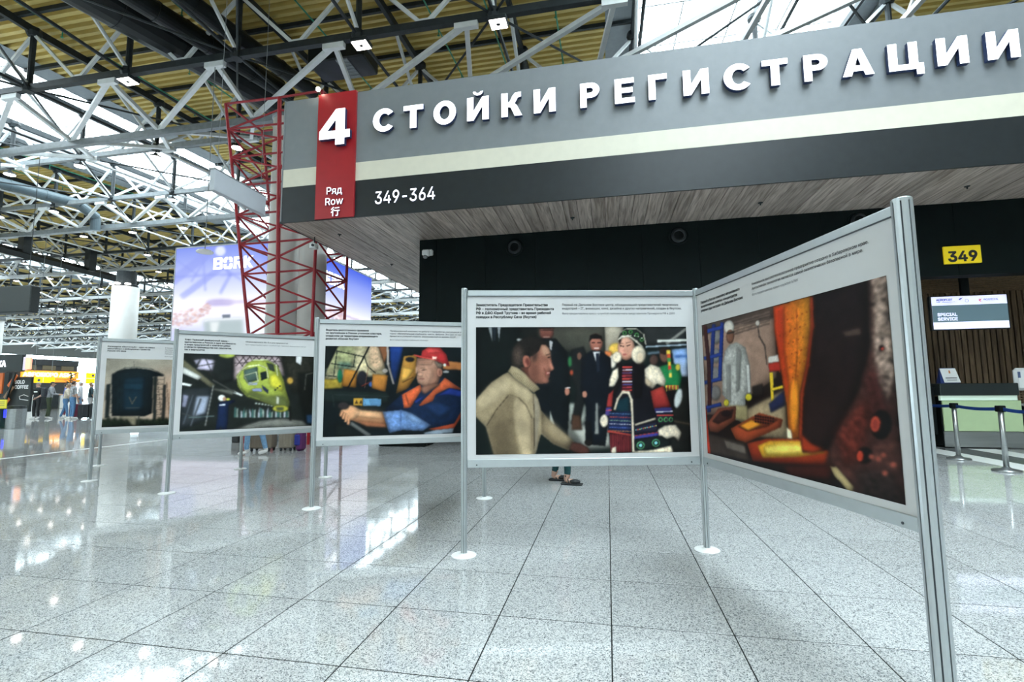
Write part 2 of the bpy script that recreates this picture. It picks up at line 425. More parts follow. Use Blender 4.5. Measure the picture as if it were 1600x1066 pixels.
# skylights: curb, edge band, rafters, panes
for n, (a, b) in enumerate(SKYLIGHTS):
    s = tag(ob('window_%d' % (n + 2), None), ['rooflight strip above the sign', 'wide rooflight strip at upper left', 'distant rooflight strip at far left', 'very distant rooflight strip', 'farthest rooflight strip'][n], kind='structure')
    def strip(name, x0, x1, up0, up1, m):
        vs = []; fs = []
        ys = [ROOF_Y0, 11.5, 25, ROOF_Y1]
        for k, yy in enumerate(ys):
            vs += [(x0, yy, zd(yy) + up0), (x1, yy, zd(yy) + up1)]
            if k: fs.append((2 * k - 2, 2 * k - 1, 2 * k + 1, 2 * k))
        ob(name, MB().add(vs, fs), m, s)
    strip('curb', a, a, -.03, 1.05, CURB); strip('curb', b, b, -.03, 1.05, CURB)
    strip('edge_band', a - BAND, a, -.02, -.02, CURB); strip('edge_band', b, b + BAND, -.02, -.02, CURB)
    for x in (a + .04, b - .04):
        ob('edge_rail', MB().beam((x, ROOF_Y0, zd(0) + .1), (x, 11.5, zd(0) + .1), .1, .18).beam((x, 11.5, zd(0) + .1), (x, 25, zd(25) + .1), .1, .18).beam((x, 25, zd(25) + .1), (x, ROOF_Y1, zd(25) + .1), .1, .18), STEEL_D, s)
    rest_g = MB(); rest_r = MB(); px = (b - a) / 4
    yy = ROOF_Y0
    while yy < ROOF_Y1 - 1:
        y1 = yy + 2.25
        z0, z1 = zd(yy) + 1.02, zd(y1) + 1.02
        near = (8 < yy < 32) and n < 2
        for k in range(4):
            x0 = a + k * px + .03; x1 = a + (k + 1) * px - .03
            q = [(x0, yy + .03, z0), (x1, yy + .03, z0), (x1, y1 - .03, z1), (x0, y1 - .03, z1)]
            if near: ob('pane', MB().add(q, [(0, 1, 2, 3)]), GLASS, s)
            else: rest_g.add(q, [(0, 1, 2, 3)])
        if near: ob('rafter', MB().beam((a, yy, z0 - .05), (b, yy, z0 - .05), .06, .12), STEEL_W, s)
        else: rest_r.beam((a, yy, z0 - .05), (b, yy, z0 - .05), .06, .12)
        yy = y1
    ob('pane_field', rest_g, GLASS, s, kind='stuff'); ob('rafter_field', rest_r, STEEL_W, s, kind='stuff')
    for k in range(1, 4):
        x = a + k * px
        ob('glazing_bar', MB().beam((x, ROOF_Y0, zd(0) + .98), (x, 11.5, zd(0) + .98), .05, .1).beam((x, 11.5, zd(0) + .98), (x, 25, zd(25) + .98), .05, .1).beam((x, 25, zd(25) + .98), (x, ROOF_Y1, zd(25) + .98), .05, .1), STEEL_W, s)

# roof trusses, one per row; girders slung below every other bay
def in_view(x, y, z, m=150):
    px, py, d = project((x, y, z))
    if d < 1 or px < -m or px > 1600 + m or py < -m or py > 660: return False
    if y > 22 and px > 690: return False
    return True
ORD = ['nearest', 'second', 'third', 'fourth', 'fifth', 'sixth', 'seventh', 'eighth', 'ninth', 'tenth', 'eleventh', 'twelfth', 'thirteenth', 'fourteenth', 'fifteenth', 'sixteenth', 'seventeenth', 'eighteenth', 'nineteenth', 'twentieth', 'twenty-first', 'twenty-second', 'twenty-third', 'twenty-fourth']
lamp_nodes = []
for j, y in enumerate(YS):
    B, T = zb(y), zt(y)
    y2 = y + 4.5; B2, T2 = zb(y2), zt(y2); ym = y + 2.25; Tm = zt(ym)
    near = j < 6
    root = tag(ob('roof_truss', None), 'white and charcoal roof truss, %s row counted from the viewer' % ORD[j], kind='structure')
    bulk = {}
    def piece(name, mb_fn, m):
        if near: ob(name, mb_fn(MB()), m, root)
        else:
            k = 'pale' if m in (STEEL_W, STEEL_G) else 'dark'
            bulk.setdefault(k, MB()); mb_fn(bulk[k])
    cm = STEEL_G if 3 <= j <= 5 else STEEL_D  # lighter chords in these rows carry the rooflight brightness in their colour
    for i, x in enumerate(XS):
        x2 = x + 3.85; xm = x + 1.925
        if not (in_view(x, y, B) or in_view(x2, y, B) or in_view(x, y2, B)): continue
        if x < X_END + 1 or x2 > 33: continue
        if 2 <= j <= 10: lamp_nodes.append((j, x, y, B))
        piece('chord', lambda b: b.beam((x, y, B), (x2, y, B), .16, .20), cm)
        piece('post', lambda b: b.tube((x, y, B), (x, y, T), .085, n=8), STEEL_D)
        piece('node_cap', lambda b: b.lathe([(.16, -.12), (.2, 0), (.16, .14)], (x, y, B), n=8).lathe([(.16, -.16), (.22, -.02), (.2, .12)], (x, y, T), n=8), STEEL_D)
        piece('diagonal', lambda b: b.beam((x + .05, y, T - .1), (xm - .12, y, B + .12), .085, .095), STEEL_W)
        piece('diagonal', lambda b: b.beam((x2 - .05, y, T - .1), (xm + .12, y, B + .12), .085, .095), STEEL_W)
        piece('gusset', lambda b: b.box((xm - .22, y - .03, B + .05), (xm + .22, y + .03, B + .2)), STEEL_W)
        if y2 < 111:
            piece('top_chord', lambda b: b.beam((x, y, T + .05), (x, y2, T2 + .05), .13, .24), STEEL_D)
            if j > 6: continue
            piece('bottom_tie', lambda b: b.tube((x, y, B), (x, y2, B2), .05, n=6), STEEL_W if j > 2 else STEEL_D)
            piece('web_bar', lambda b: b.tube((x, y, B + .1), (x, ym, Tm - .05), .06, n=6), STEEL_W)
            piece('web_bar', lambda b: b.tube((x, y2, B2 + .1), (x, ym, Tm - .05), .06, n=6), STEEL_W)
            if (i + j) % 2 == 0:
                piece('brace_rod', lambda b: b.tube((x, y, B), (x2, y2, B2), .035, n=5), STEEL_D)
            else:
                piece('brace_rod', lambda b: b.tube((x2, y, B), (x, y2, B2), .035, n=5), STEEL_D)
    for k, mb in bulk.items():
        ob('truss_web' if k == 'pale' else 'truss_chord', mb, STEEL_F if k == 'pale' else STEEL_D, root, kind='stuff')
    # girder under the bay between this row and the next
    if j % 2 == 0 and j >= 2 and y2 < 110:
        gy = y + 2.25; gz = (B + B2) / 2 - .72
        root = tag(ob('roof_girder', None), 'light grey box girder with white V struts, %s from the viewer' % ORD[j // 2 - 1], kind='structure')
        bulk = {}
        for i, x in enumerate(XS):
            x2 = x + 3.85; g = x - .75
            if not (in_view(x, gy, gz) or in_view(x2, gy, gz)): continue
            if g - 2 < X_END + 1 or x2 > 33: continue
            piece('box_beam', lambda b: b.beam((g - 1.925, gy, gz), (g + 1.925, gy, gz), .18, .24), STEEL_G)
            piece('strut', lambda b: b.beam((g, y + .05, B - .1), (g - 4.35, gy, gz + .12), .13, .13), STEEL_W)
            piece('strut', lambda b: b.beam((g, y + .05, B - .1), (g - .5, gy, gz + .12), .13, .13), STEEL_W)
            piece('strut', lambda b: b.beam((g - 2.42, y2 - .05, B2 - .1), (g - 4.35, gy, gz + .12), .12, .12), STEEL_W)
            piece('strut', lambda b: b.beam((g - 2.42, y2 - .05, B2 - .1), (g - .5, gy, gz + .12), .12, .12), STEEL_W)
            piece('gusset', lambda b: b.box((g - .32, y - .05, B - .26), (g + .32, y + .09, B - .08)), STEEL_W)
            piece('gusset', lambda b: b.box((g - 2.7, y2 - .09, B2 - .24), (g - 2.14, y2 + .05, B2 - .08)), STEEL_W)
        for k, mb in bulk.items():
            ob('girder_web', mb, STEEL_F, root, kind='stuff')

# lamps under the truss nodes
lamp_h = MB().lathe([(.03, .16), (.06, .14), (.10, .06), (.20, .02), (.22, -.04)], n=14).mesh('housing'); lamp_h.materials.append(STEEL_D)
lamp_l = MB().lathe([(.20, -.045), (.19, -.06), (.05, -.065)], n=14).mesh('lens'); lamp_l.materials.append(LAMP)
sq_h = MB().bbox((-.24, -.2, -.04), (.24, .2, .08), .02).mesh('housing'); sq_h.materials.append(STEEL_D)
sq_l = MB().box((-.21, -.17, -.055), (.21, .17, -.041)).mesh('lens'); sq_l.materials.append(LAMP)
sq_c = MB().box((-.05, -.04, -.065), (.05, .04, -.055)).mesh('sensor'); sq_c.materials.append(STEEL_D)
NEARLAB = {-14.22: 'square lit lamp under the trusses at upper left', -6.52: 'square lit lamp left above the sign letters', -2.67: 'square lit lamp highest above the sign letters'}
ORDL = ['first', 'second', 'third', 'fourth', 'fifth', 'sixth', 'seventh', 'eighth', 'ninth', 'tenth', 'eleventh', 'twelfth', 'thirteenth', 'fourteenth', 'fifteenth', 'sixteenth', 'seventeenth', 'eighteenth', 'nineteenth', 'twentieth']
ROWN = {3: 'second', 4: 'third', 5: 'fourth', 6: 'fifth', 7: 'sixth', 8: 'seventh', 9: 'eighth', 10: 'ninth'}
cnt = {}
for j, x, y, B in sorted(lamp_nodes):
    px, py, d = project((x, y, B - .3))
    if not (-20 < px < 1620 and -20 < py < 600): continue
    if j == 2:
        lk = [v for k, v in NEARLAB.items() if abs(k - x) < .3]
        if not lk: continue
        o = thing('floodlight', lk[0], 'lamp', (x + .15, y - .1, B - .32), group='square lamps on the nearest truss')
        ob('housing', sq_h, None, o); ob('lens', sq_l, None, o); ob('sensor', sq_c, None, o)
        ob('bracket', MB().tube((0, 0, .08), (0, 0, .25), .02, n=6), STEEL_D, o)
        continue
    if px > 445 and not (540 < px < 650 and y > 14 and py > 425): continue      # behind the sign and canopy
    if 277 < px < 580 and y > 24 and py > 385: continue                         # behind the billboards
    if j == 3 and (round(x) % 2): continue
    if abs(x + 38) < 1.2 and 19 < y < 34: continue                              # the black duct runs there
    cnt[j] = cnt.get(j, 0) + 1
    o = thing('high_bay_lamp', 'small round lit lamp in the %s truss row, %s from the left' % (ROWN[j], ORDL[cnt[j] - 1]), 'lamp', (x, y, B - .36), group='round lamps in the %s truss row' % ROWN[j])
    ob('housing', lamp_h, None, o); ob('lens', lamp_l, None, o)
    ob('stem', MB().tube((0, 0, .15), (0, 0, .26), .02, n=6), STEEL_D, o)

# ducts and pipes under the roof
def duct(name, label, p, q, r, m, n=20, rings=6):
    o = thing(name, label, 'duct', kind=None)
    ob('pipe', MB().tube(p, q, r, n=n), m, o, smooth=False)
    p = Vector(p); q = Vector(q); d = (q - p).normalized()
    for k in range(1, rings):
        c = p + (q - p) * (k / rings)
        ob('joint_ring', MB().tube(c - d * .03, c + d * .03, r + .02, n=n), m, o)
    return o
duct('air_duct', 'thickest black round air duct under the roof at top left', (-14.6, 5.6, 12.05), (-11.75, 14.9, 12.05), .66, DUCT)
duct('air_duct', 'middle black air duct running beside the thick one', (-13.0, 6, 11.6), (-10.9, 14.6, 11.75), .27, DUCT)
duct('air_duct', 'right black air duct nearest the red tower top', (-11.55, 6, 11.6), (-9.95, 14.6, 11.75), .25, DUCT)
bd = duct('air_duct', 'grey blue round duct with elbows at far left', (-29.9, 15.5, 11.6), (-28.7, 21.0, 11.7), .27, DUCT_B, rings=4)
ob('elbow', MB().tube((-28.7, 21.0, 11.7), (-29.0, 22.2, 11.4), .27, n=16).tube((-29.0, 22.2, 11.4), (-29.05, 22.3, 10.6), .25, n=16), DUCT_B, bd)
ob('elbow', MB().tube((-29.9, 15.5, 11.7), (-29.95, 15.6, 10.3), .27, n=16), DUCT_B, bd)
db = duct('air_duct', 'long black rectangular duct below the trusses at left', (-37.0, 20.0, 10.35), (-38.9, 33.5, 10.35), .28, DUCT, n=4, rings=5)
for k, yy in enumerate((24.6, 29.0)):
    ob('drop_leg', MB().beam((-37.7 - .3 * k, yy, 10.3), (-37.7 - .3 * k, yy, 11.9), .5, .5), DUCT, db)
ah = thing('air_handling_unit', 'dark boxy air unit with a pale louvre above the red tower', 'air unit', (-7.9, 13.1, 11.35))
ob('casing', MB().bbox((-1.0, -.45, 0), (.9, .55, .55), .04), DUCT, ah)
ob('louvre', MB().box((-.05, -.42, -.02), (.35, .5, .0)), STEEL_G, ah)
for k in range(6): ob('louvre_blade', MB().box((-.04, -.4 + .15 * k, -.035), (.34, -.36 + .15 * k, -.02)), CURB, ah)
for n, (x, y0, y1) in enumerate(((-17.2, 6, 30), (-14.9, 6, 30), (-12.6, 6, 30), (-9.0, 6, 22), (-5.2, 6, 20), (-3.4, 6, 20), (-1.3, 6, 20), (-32.0, 14, 44), (-29.3, 14, 44), (-36, 16, 44))):
    lab = ['leftmost green pipe under the near deck', 'second green pipe under the near deck', 'green pipe beside the thick black duct', 'green pipe above the red tower', 'green pipe above the sign left end',
           'green pipe above the sign middle', 'green pipe next to the rooflight above the sign', 'green pipe left of the wide rooflight', 'green pipe along the wide rooflight edge', 'far left green pipe beyond the wide rooflight'][n]
    o = thing('sprinkler_pipe', lab, 'pipe', group='green sprinkler pipes')
    ob('run', MB().tube((x, y0, zd(y0) - .22), (x, 11.5 if y0 < 11.5 else y0 + 1, zd(11.5 if y0 < 11.5 else y0 + 1) - .22), .028, n=6).tube((x, 11.5 if y0 < 11.5 else y0 + 1, zd(11.5 if y0 < 11.5 else y0 + 1) - .22), (x, min(25, y1), zd(min(25, y1)) - .22), .028, n=6), GREEN_PIPE, o)
    for k in range(4):
        yy = max(y0, 11) + 2.6 * k + .7
        ob('sprinkler_head', MB().tube((x, yy, zd(yy) - .22), (x, yy, zd(yy) - .42), .018, n=5).lathe([(.03, -.42), (.05, -.44), (.02, -.46)], (x, yy, zd(yy)), n=6), GREEN_PIPE, o)

# ================================================================== DESK CANOPY, SIGN, BULKHEAD
def arc(cx, cy, rx, ry, a0, a1, n=10):
    return [(cx + rx * math.cos(R(a0 + (a1 - a0) * k / n)), cy + ry * math.sin(R(a0 + (a1 - a0) * k / n))) for k in range(n + 1)]
I_ = [(0, 1), (.27, 1), (.27, .42), (.63, 1), (.9, 1), (.9, 0), (.63, 0), (.63, .58), (.27, 0), (0, 0)]
GLYPH = {
    'С': [arc(.46, .5, .46, .52, 38, 322, 22) + arc(.47, .5, .205, .29, 318, 42, 18)],
    'Т': [[(0, 1), (.84, 1), (.84, .78), (.56, .78), (.56, 0), (.28, 0), (.28, .78), (0, .78)]],
    'О': [arc(.49, .5, .49, .52, 0, 352, 26), arc(.49, .5, .215, .29, 0, 352, 22)],
    'И': [I_],
    'Й': [I_, arc(.45, 1.24, .21, .18, 180, 360, 10) + arc(.45, 1.24, .10, .07, 360, 180, 8)],
    'К': [[(0, 0), (0, 1), (.28, 1), (.28, .60), (.37, .64), (.46, .84), (.58, .98), (.84, 1), (.84, .79), (.70, .76), (.60, .58), (.56, .54), (.66, .45), (.88, 0), (.57, 0), (.40, .37), (.28, .41), (.28, 0)]],
    'Р': [[(0, 0), (0, 1)] + arc(.47, .69, .36, .31, 90, -90, 14) + [(.28, .38), (.28, 0)], [(.28, .79)] + arc(.44, .69, .12, .10, 90, -90, 8) + [(.28, .59)]],
    'Е': [[(0, 0), (0, 1), (.8, 1), (.8, .79), (.28, .79), (.28, .62), (.74, .62), (.74, .41), (.28, .41), (.28, .21), (.82, .21), (.82, 0)]],
    'Г': [[(0, 0), (0, 1), (.74, 1), (.74, .78), (.28, .78), (.28, 0)]],
    'А': [[(0, 0), (.36, 1), (.66, 1), (1.02, 0), (.73, 0), (.67, .17), (.35, .17), (.29, 0)], [(.42, .38), (.60, .38), (.51, .70)]],
    'Ц': [[(0, 0), (0, 1), (.27, 1), (.27, .21), (.60, .21), (.60, 1), (.87, 1), (.87, .21), (1.02, .21), (1.02, -.2), (.80, -.2), (.80, 0)]],
    '4': [[(0, .18), (0, .40), (.50, 1), (.78, 1), (.78, .40), (.94, .40), (.94, .18), (.78, .18), (.78, 0), (.50, 0), (.50, .18)], [(.25, .40), (.50, .40), (.50, .70)]],
}
def two_sided(m):
    """front face lit, edges and back blue"""
    m.materials.append(LETTER); m.materials.append(LETTER_E)
    for p in m.polygons: p.material_index = 0 if p.normal.z > .5 else 1
    return m
SY = 8.6
sign = thing('overhead_sign', 'long grey overhead sign with lit white letters above the desks', 'sign', (0, SY, 4.68))
ob('grey_band', MB().box((-6.5, 0, 1.12), (13, .3, 2.63)), SIGN_G, sign, label='mid grey upper band')
ob('cream_band', MB().box((-6.5, -.004, .74), (13, .3, 1.12)), SIGN_C, sign, label='cream middle stripe')
ob('charcoal_band', MB().box((-6.5, 0, 0), (13, .3, .74)), SIGN_D, sign, label='charcoal lower band')
ob('red_panel', MB().box((-5.71, -.05, -.015), (-4.86, .3, 2.645)), SIGN_R, sign, label='red row panel')
ob('end_cap', MB().box((-6.53, -.01, -.01), (-6.5, .31, 2.64)), SIGN_G, sign)
LX = [(-4.45, -4.02), (-3.80, -3.39), (-3.18, -2.72), (-2.50, -2.07), (-1.83, -1.43), (-1.21, -.80), (-.35, 0.0), (.27, .62), (.86, 1.18), (1.45, 1.88), (2.12, 2.55), (2.74, 3.15), (3.39, 3.76), (3.97, 4.44), (4.65, 5.15), (5.34, 5.78), (6.03, 6.47)]
for ch, (x0, x1) in zip('СТОЙКИРЕГИСТРАЦИИ', LX):
    loops = GLYPH[ch]; wid = max(p[0] for lp in loops for p in lp)
    H = .47
    m = two_sided(glyph_mesh([[(px / wid * (x1 - x0), py * H) for px, py in lp] for lp in loops], .075))
    ob('letter', m, None, sign, (x0, -.075, 1.65), (R(90), 0, 0))
m = two_sided(glyph_mesh([[(px * .72, py * .76) for px, py in lp] for lp in GLYPH['4']], .08))
ob('numeral', m, None, sign, (-5.59, -.13, 1.45), (R(90), 0, 0))
def lit_text(body, size, x, z, off, y=-.055, ex=.012, own=True):
    m = text_mesh(body, size, off, ex, 3, own=own); two_sided(m)
    return ob('lettering', m, None, sign, (x, y - ex, z), (R(90), 0, 0))
lit_text('Ряд', .285, -5.46, .475, .002); lit_text('Row', .285, -5.48, .25, .002); lit_text('行', .20, -5.34, .03, .003, own=False)
lit_text('349-364', .49, -4.42, .20, .003, y=-.02).scale = (.82, 1, 1)

canopy = tag(ob('canopy', None), 'wood laminate canopy soffit under the overhead sign', kind='structure')
ob('roof_slab', MB().box((-6.5, SY + .3, 4.70), (13, 20, 4.95)), DARK, canopy)
ob('edge_trim', MB().box((-6.53, SY, 4.655), (-6.5, 20, 4.95)), SIGN_D, canopy)
ob('edge_trim', MB().box((-6.53, SY - .02, 4.655), (13, SY + .015, 4.69)), SIGN_D, canopy)
x = -6.5; k = 0
while x < 12.9:
    w = .262
    if x < -4.0:
        cut = [8.61, 11.4 + (k % 3) * .9, 14.5 + (k % 2) * 1.2, 20]
    else:
        cut = [8.61, 10.30]
    for a, b in zip(cut, cut[1:]):
        ob('plank', MB().box((x + .004, a + .003, 4.66 + .002 * (k % 3)), (x + w - .004, b - .003, 4.70)), SOFFIT, canopy)
    x += w; k += 1
for hx, hy in ((-5.72, 9.5), (-5.72, 12.15), (-.6, 9.55), (2.9, 9.5), (6.2, 9.45)):
    ob('sprinkler_rose', MB().lathe([(.045, 0), (.04, -.012), (.012, -.016), (.01, -.05)], (hx, hy, 4.662), n=10), STEEL_D, canopy)

WY = 10.28
bulk_w = tag(ob('wall_bulkhead', MB().box((-4.14, WY + .02, 2.3), (3.1, WY + .3, 4.66)).box((3.1, WY + .02, 3.27), (13, WY + .3, 4.66)).box((-4.14, WY + .02, 0), (-3.9, WY + .3, 2.3)), DARK), 'black panelled bulkhead wall above the desks', kind='structure')
x = -4.16; k = 0
while x < 12.5:
    x1 = x + (.42 if k == 0 else 1.135); lo = 3.27 if x > 2.4 else 2.3
    ob('wall_panel', MB().box((x + .003, WY, lo), (x1 - .003, WY + .02, 4.655)), BLACKW, bulk_w); x = x1; k += 1
for dx, dz in ((-1.93, 4.34), (1.53, 4.36), (4.87, 4.42)):
    lab = {-1.93: 'round black air nozzle on the bulkhead above the left end of the panel', 1.53: 'round black air nozzle on the bulkhead above the panel corner', 4.87: 'round black air nozzle on the bulkhead behind the nearest post top'}[dx]
    o = thing('air_nozzle', lab, 'air nozzle', (dx, WY, dz), group='air nozzles on the bulkhead')
    ob('flange', MB().lathe([(.20, 0), (.195, .02), (.165, .035), (.15, .02), (.15, 0)], n=24), BLACKW, o, rot=(R(90), 0, 0), smooth=False)
    ob('nozzle', MB().lathe([(.155, .005), (.15, .05), (.115, .085), (.095, .08), (.10, .03)], n=24), SIGN_D, o, rot=(R(90), 0, 0))
    ob('throat', MB().lathe([(.098, .028), (.09, .035), (.02, .036)], n=20), DARK, o, rot=(R(90), 0, 0))
c = thing('security_camera', 'white security camera on the black bulkhead corner', 'camera', (-3.93, WY, 4.30))
ob('bracket', MB().bbox((-.02, -.10, -.03), (.11, 0, .10), .015), WHITE, c)
ob('body', MB().bbox((-.09, -.22, -.07), (.08, -.09, .07), .025), WHITE, c)
ob('dome', MB().ell((-.02, -.17, -.09), (.055, .055, .05), 12, 8), mat('grey_dome', (.2, .21, .22), .15), c)
c = thing('security_camera', 'small white camera hanging under the canopy edge by the red tower', 'camera', (-6.36, 9.55, 4.66))
ob('stem', MB().tube((0, 0, 0), (0, 0, -.16), .012, n=6), STEEL_D, c)
ob('body', MB().bbox((-.07, -.10, -.28), (.07, .06, -.16), .015), WHITE, c)
ob('lens', MB().tube((.03, -.10, -.22), (.03, -.125, -.22), .03, n=10), INK, c)
c = thing('spotlight', 'bright little spotlight on the top edge of the red sign panel', 'lamp', (-5.68, SY - .12, 7.36))
ob('bracket', MB().tube((0, .1, -.06), (0, 0, .02), .012, n=6), STEEL_D, c)
ob('lens', MB().ell((0, 0, .04), (.045, .045, .045), 10, 6), glow('spot_glow', (1, .93, .72), 40), c)

# interior behind the bulkhead
iw = tag(ob('wall_desks', MB().box((-4.1, 13.1, 0), (13, 13.3, 4.7)).box((13, 8.7, 0), (13.2, 13.3, 7.3)).box((-4.14, 10.6, 0), (-3.94, 13.3, 4.7)), DARK), 'dark back wall with vertical brown wood slats behind the desk', kind='structure')
slat = MB().box((-.044, -.04, 0), (.044, 0, 3.42)).mesh('slat'); slat.materials.append(SLATW)
for k in range(48): ob('slat', slat, None, iw, (5.6 + .118 * k, 13.1, 0))
ic = tag(ob('ceiling_desks', MB().box((-4.1, WY + .3, 3.46), (13, 13.1, 3.5)), DARK), 'dark slatted ceiling above the check-in desk', kind='structure')
for k in range(20): ob('ceiling_slat', MB().box((4.5, 10.75 + .115 * k, 3.40), (11, 10.81 + .115 * k, 3.46)), SLATW, ic)

# desk number, screen, desk
YEL = mat('yellow_sign_face', (.80, .60, .01), .5, var=.02, emit=.25)
n349 = thing('desk_number_sign', 'yellow desk number sign on the black bulkhead', 'sign', (6.23, WY - .01, 3.48))
ob('plate', MB().bbox((0, -.04, 0), (.60, 0, .335), .008), YEL, n349)
ob('digits', text_mesh('349', .36, .013, res=4), INK, n349, (.055, -.042, .045), (R(90), 0, 0)).scale = (1.0, 1, 1)

sc = thing('information_screen', 'hanging flat screen with airline logos above the green desk', 'screen', (6.39, 11.0, 2.34))
ob('casing', MB().bbox((-.02, 0, -.02), (1.32, .08, .67), .01), INK, sc)
ob('hanger', MB().box((.56, .02, .67), (.70, .08, 1.12)), DARK, sc)
SW = glow('screen_white', (.74, .76, 1.0), .85); ST = glow('screen_teal', (.075, .125, .15), .95); SN = glow('screen_navy', (.03, .05, .25), .8)
scr = ob('display', MB().box((.01, -.003, .0), (1.29, .0, .65)), SW, sc)
ob('middle_band', MB().box((.01, -.005, .14), (1.29, -.003, .475)), ST, scr)
ob('headline', text_mesh('SPECIAL\nSERVICE', .115, .0045, line=.78), SW, scr, (.09, -.006, .262), (R(90), 0, 0))
ob('logo_text', text_mesh('AEROFLOT', .078, .0035), SN, scr, (.09, -.009, .565), (R(90), 0, 0))
ob('logo_wing', MB().add([(.47, -.005, .565), (.51, -.005, .58), (.565, -.005, .62), (.50, -.005, .605)], [(0, 1, 2, 3)]), SN, scr)
ob('logo_line', MB().box((.09, -.005, .535), (.16, -.004, .545)).box((.19, -.005, .535), (.42, -.004, .543)).add(
    [(.22, -.005, .515), (.31, -.005, .505), (.40, -.005, .517), (.31, -.005, .498)], [(0, 1, 2, 3)]), SN, scr)
ob('logo_ring', MB().lathe([(.034, 0), (.034, .001), (.027, .001), (.027, 0)], n=14, close=False), SN, scr, (.62, -.004, .555), (R(90), 0, 0))
ob('logo_text', text_mesh('ROSSIYA', .078, .001), SN, scr, (.90, -.009, .545), (R(90), 0, 0))
ob('logo_mark', MB().add([(.80, -.005, .58), (.85, -.005, .58), (.87, -.005, .56), (.84, -.005, .55), (.875, -.005, .525), (.85, -.005, .525), (.815, -.005, .553), (.845, -.005, .565)], [(0, 1, 2, 3, 6, 7), (3, 4, 5, 6)]), mat('screen_red', (.5, .02, .06), emit=.7), scr)

GREENF = mat('pale_green_panel', (.50, .64, .37), .5, var=.03)
STAIN = mat('brushed_stainless', (.42, .44, .44), .3, .85, var=.1, scale=20, stretch=(.05, 1, 1))
d = thing('check_in_desk', 'check-in desk with pale green front and black top', 'desk', (6.5, 11.2, 0))
ob('body', MB().box((.02, .03, .03), (1.30, .85, 1.0)), DARK, d)
ob('front_panel', MB().bbox((.04, -.01, .33), (1.37, .03, .93), .008), GREENF, d, label='pale green front panel')
ob('kick_panel', MB().bbox((.03, 0, .02), (1.36, .03, .325), .006), STAIN, d, label='stainless kick panel')
ob('white_strip', MB().box((.0, -.03, .935), (1.30, .03, 1.03)), glow('desk_white_strip', (.62, .78, .66), .35), d)  # plain white strip with a faint glow added to its colour
ob('counter_top', MB().bbox((-.02, -.08, 1.03), (1.31, .8, 1.27), .012), mat('black_laminate', (.02, .027, .028), .3), d)
ob('side_panel', MB().box((-.1, .1, .25), (-.02, .85, 1.2)), DARK, d)
d2 = thing('check_in_desk', 'edge of a second steel desk at the right picture edge', 'desk', (7.98, 11.15, 0))
ob('body', MB().bbox((0, 0, .02), (1.2, .8, .82), .02), STAIN, d2); ob('counter_top', MB().bbox((-.03, -.04, .82), (1.25, .8, .86), .01), WHITE, d2)
for k in range(6): ob('vent_bar', MB().box((0, .25, .9 + .05 * k), (1.1, .28, .925 + .05 * k)), SLATW, d2)
t = thing('tent_card', 'white notice card in a blue stand on the black desk top', 'card', (6.56, 11.2, 1.272))
lean = .05
ob('stand', MB().add([(0, .02, 0), (.34, .02, 0), (.34, .16, 0), (0, .16, 0), (.03, .09, .31), (.30, .09, .31)], [(0, 1, 5, 4), (2, 3, 4, 5), (0, 4, 3), (1, 2, 5), (0, 3, 2, 1)]), mat('navy_plastic', (.02, .04, .16), .35), t)
ob('notice', MB().add([(.06, .008, .015), (.345, .008, .015), (.305, .075, .30), (.03, .075, .30)], [(0, 1, 2, 3)]), WHITE, t)
ob('notice_mark', MB().add([(.17, .042, .20), (.20, .042, .20), (.195, .058, .26), (.175, .058, .26)], [(0, 1, 2, 3)]), mat('orange_mark', (.6, .2, .05), .5), t)
ob('notice_lines', MB().add([(.09, .016, .10), (.29, .016, .10), (.29, .019, .115), (.09, .019, .115)], [(0, 1, 2, 3)]).add([(.11, .008, .06), (.28, .008, .06), (.28, .011, .07), (.11, .011, .07)], [(0, 1, 2, 3)]), INK_G, t)
t = thing('desk_phone_stand', 'white rounded device with a dark slot at the right picture edge', 'device', (8.05, 11.2, .862))
ob('shell', MB().bbox((-.22, 0, .26), (.1, .12, .70), .05), WHITE, t); ob('slot', MB().bbox((-.18, -.004, .50), (-.13, .01, .63), .01), mat('slot_blue', (.12, .16, .3), .4), t)
ob('foot', MB().tube((.0, .06, 0), (.0, .06, .28), .03, n=8), STAIN, t)

# belt barrier
BELT = mat('blue_belt', (.01, .05, .25), .5)
POSTS = [(5.92, 10.75), (5.73, 9.53), (5.57, 8.30), (5.42, 7.05)]
PLAB = ['belt barrier post farthest back by the green desk', 'belt barrier post before the left half of the green desk', 'belt barrier post before the right half of the green desk', 'nearest belt barrier post outside the right edge']
for (x, y), lab in zip(POSTS[:3], PLAB):
    o = thing('barrier_post', lab, 'barrier post', (x, y, 0), group='belt barrier posts')
    ob('base', MB().lathe([(.16, 0), (.165, .015), (.15, .03), (.06, .045), (.035, .07)], n=24), STAIN, o, smooth=True)
    ob('tube', MB().lathe([(.033, .05), (.033, .86)], n=16), STAIN, o, smooth=True)
    ob('cassette', MB().bbox((-.045, -.045, .845), (.045, .045, .935), .008), DARK, o)
for n, (p, q) in enumerate(zip(POSTS, POSTS[1:])):
    if n == 2: q = (5.47, 7.5)
    p = Vector((*p, .885)); q = Vector((*q, .885)); dd = (q - p).normalized(); p = p + dd * .066; q = q - dd * .066
    mb = MB()
    for k in range(8):
        a = p.lerp(q, k / 8); b = p.lerp(q, (k + 1) / 8); f = lambda t: -.02 * math.sin(math.pi * t)
        a.z += f(k / 8); b.z += f((k + 1) / 8); mb.beam(a, b, .004, .048)
    o = tag(ob('barrier_belt', mb, BELT), ['blue belt from the farthest barrier post', 'blue belt between the two barrier posts before the desk', 'blue belt running out at the right picture edge'][n], 'belt', 'blue barrier belts')

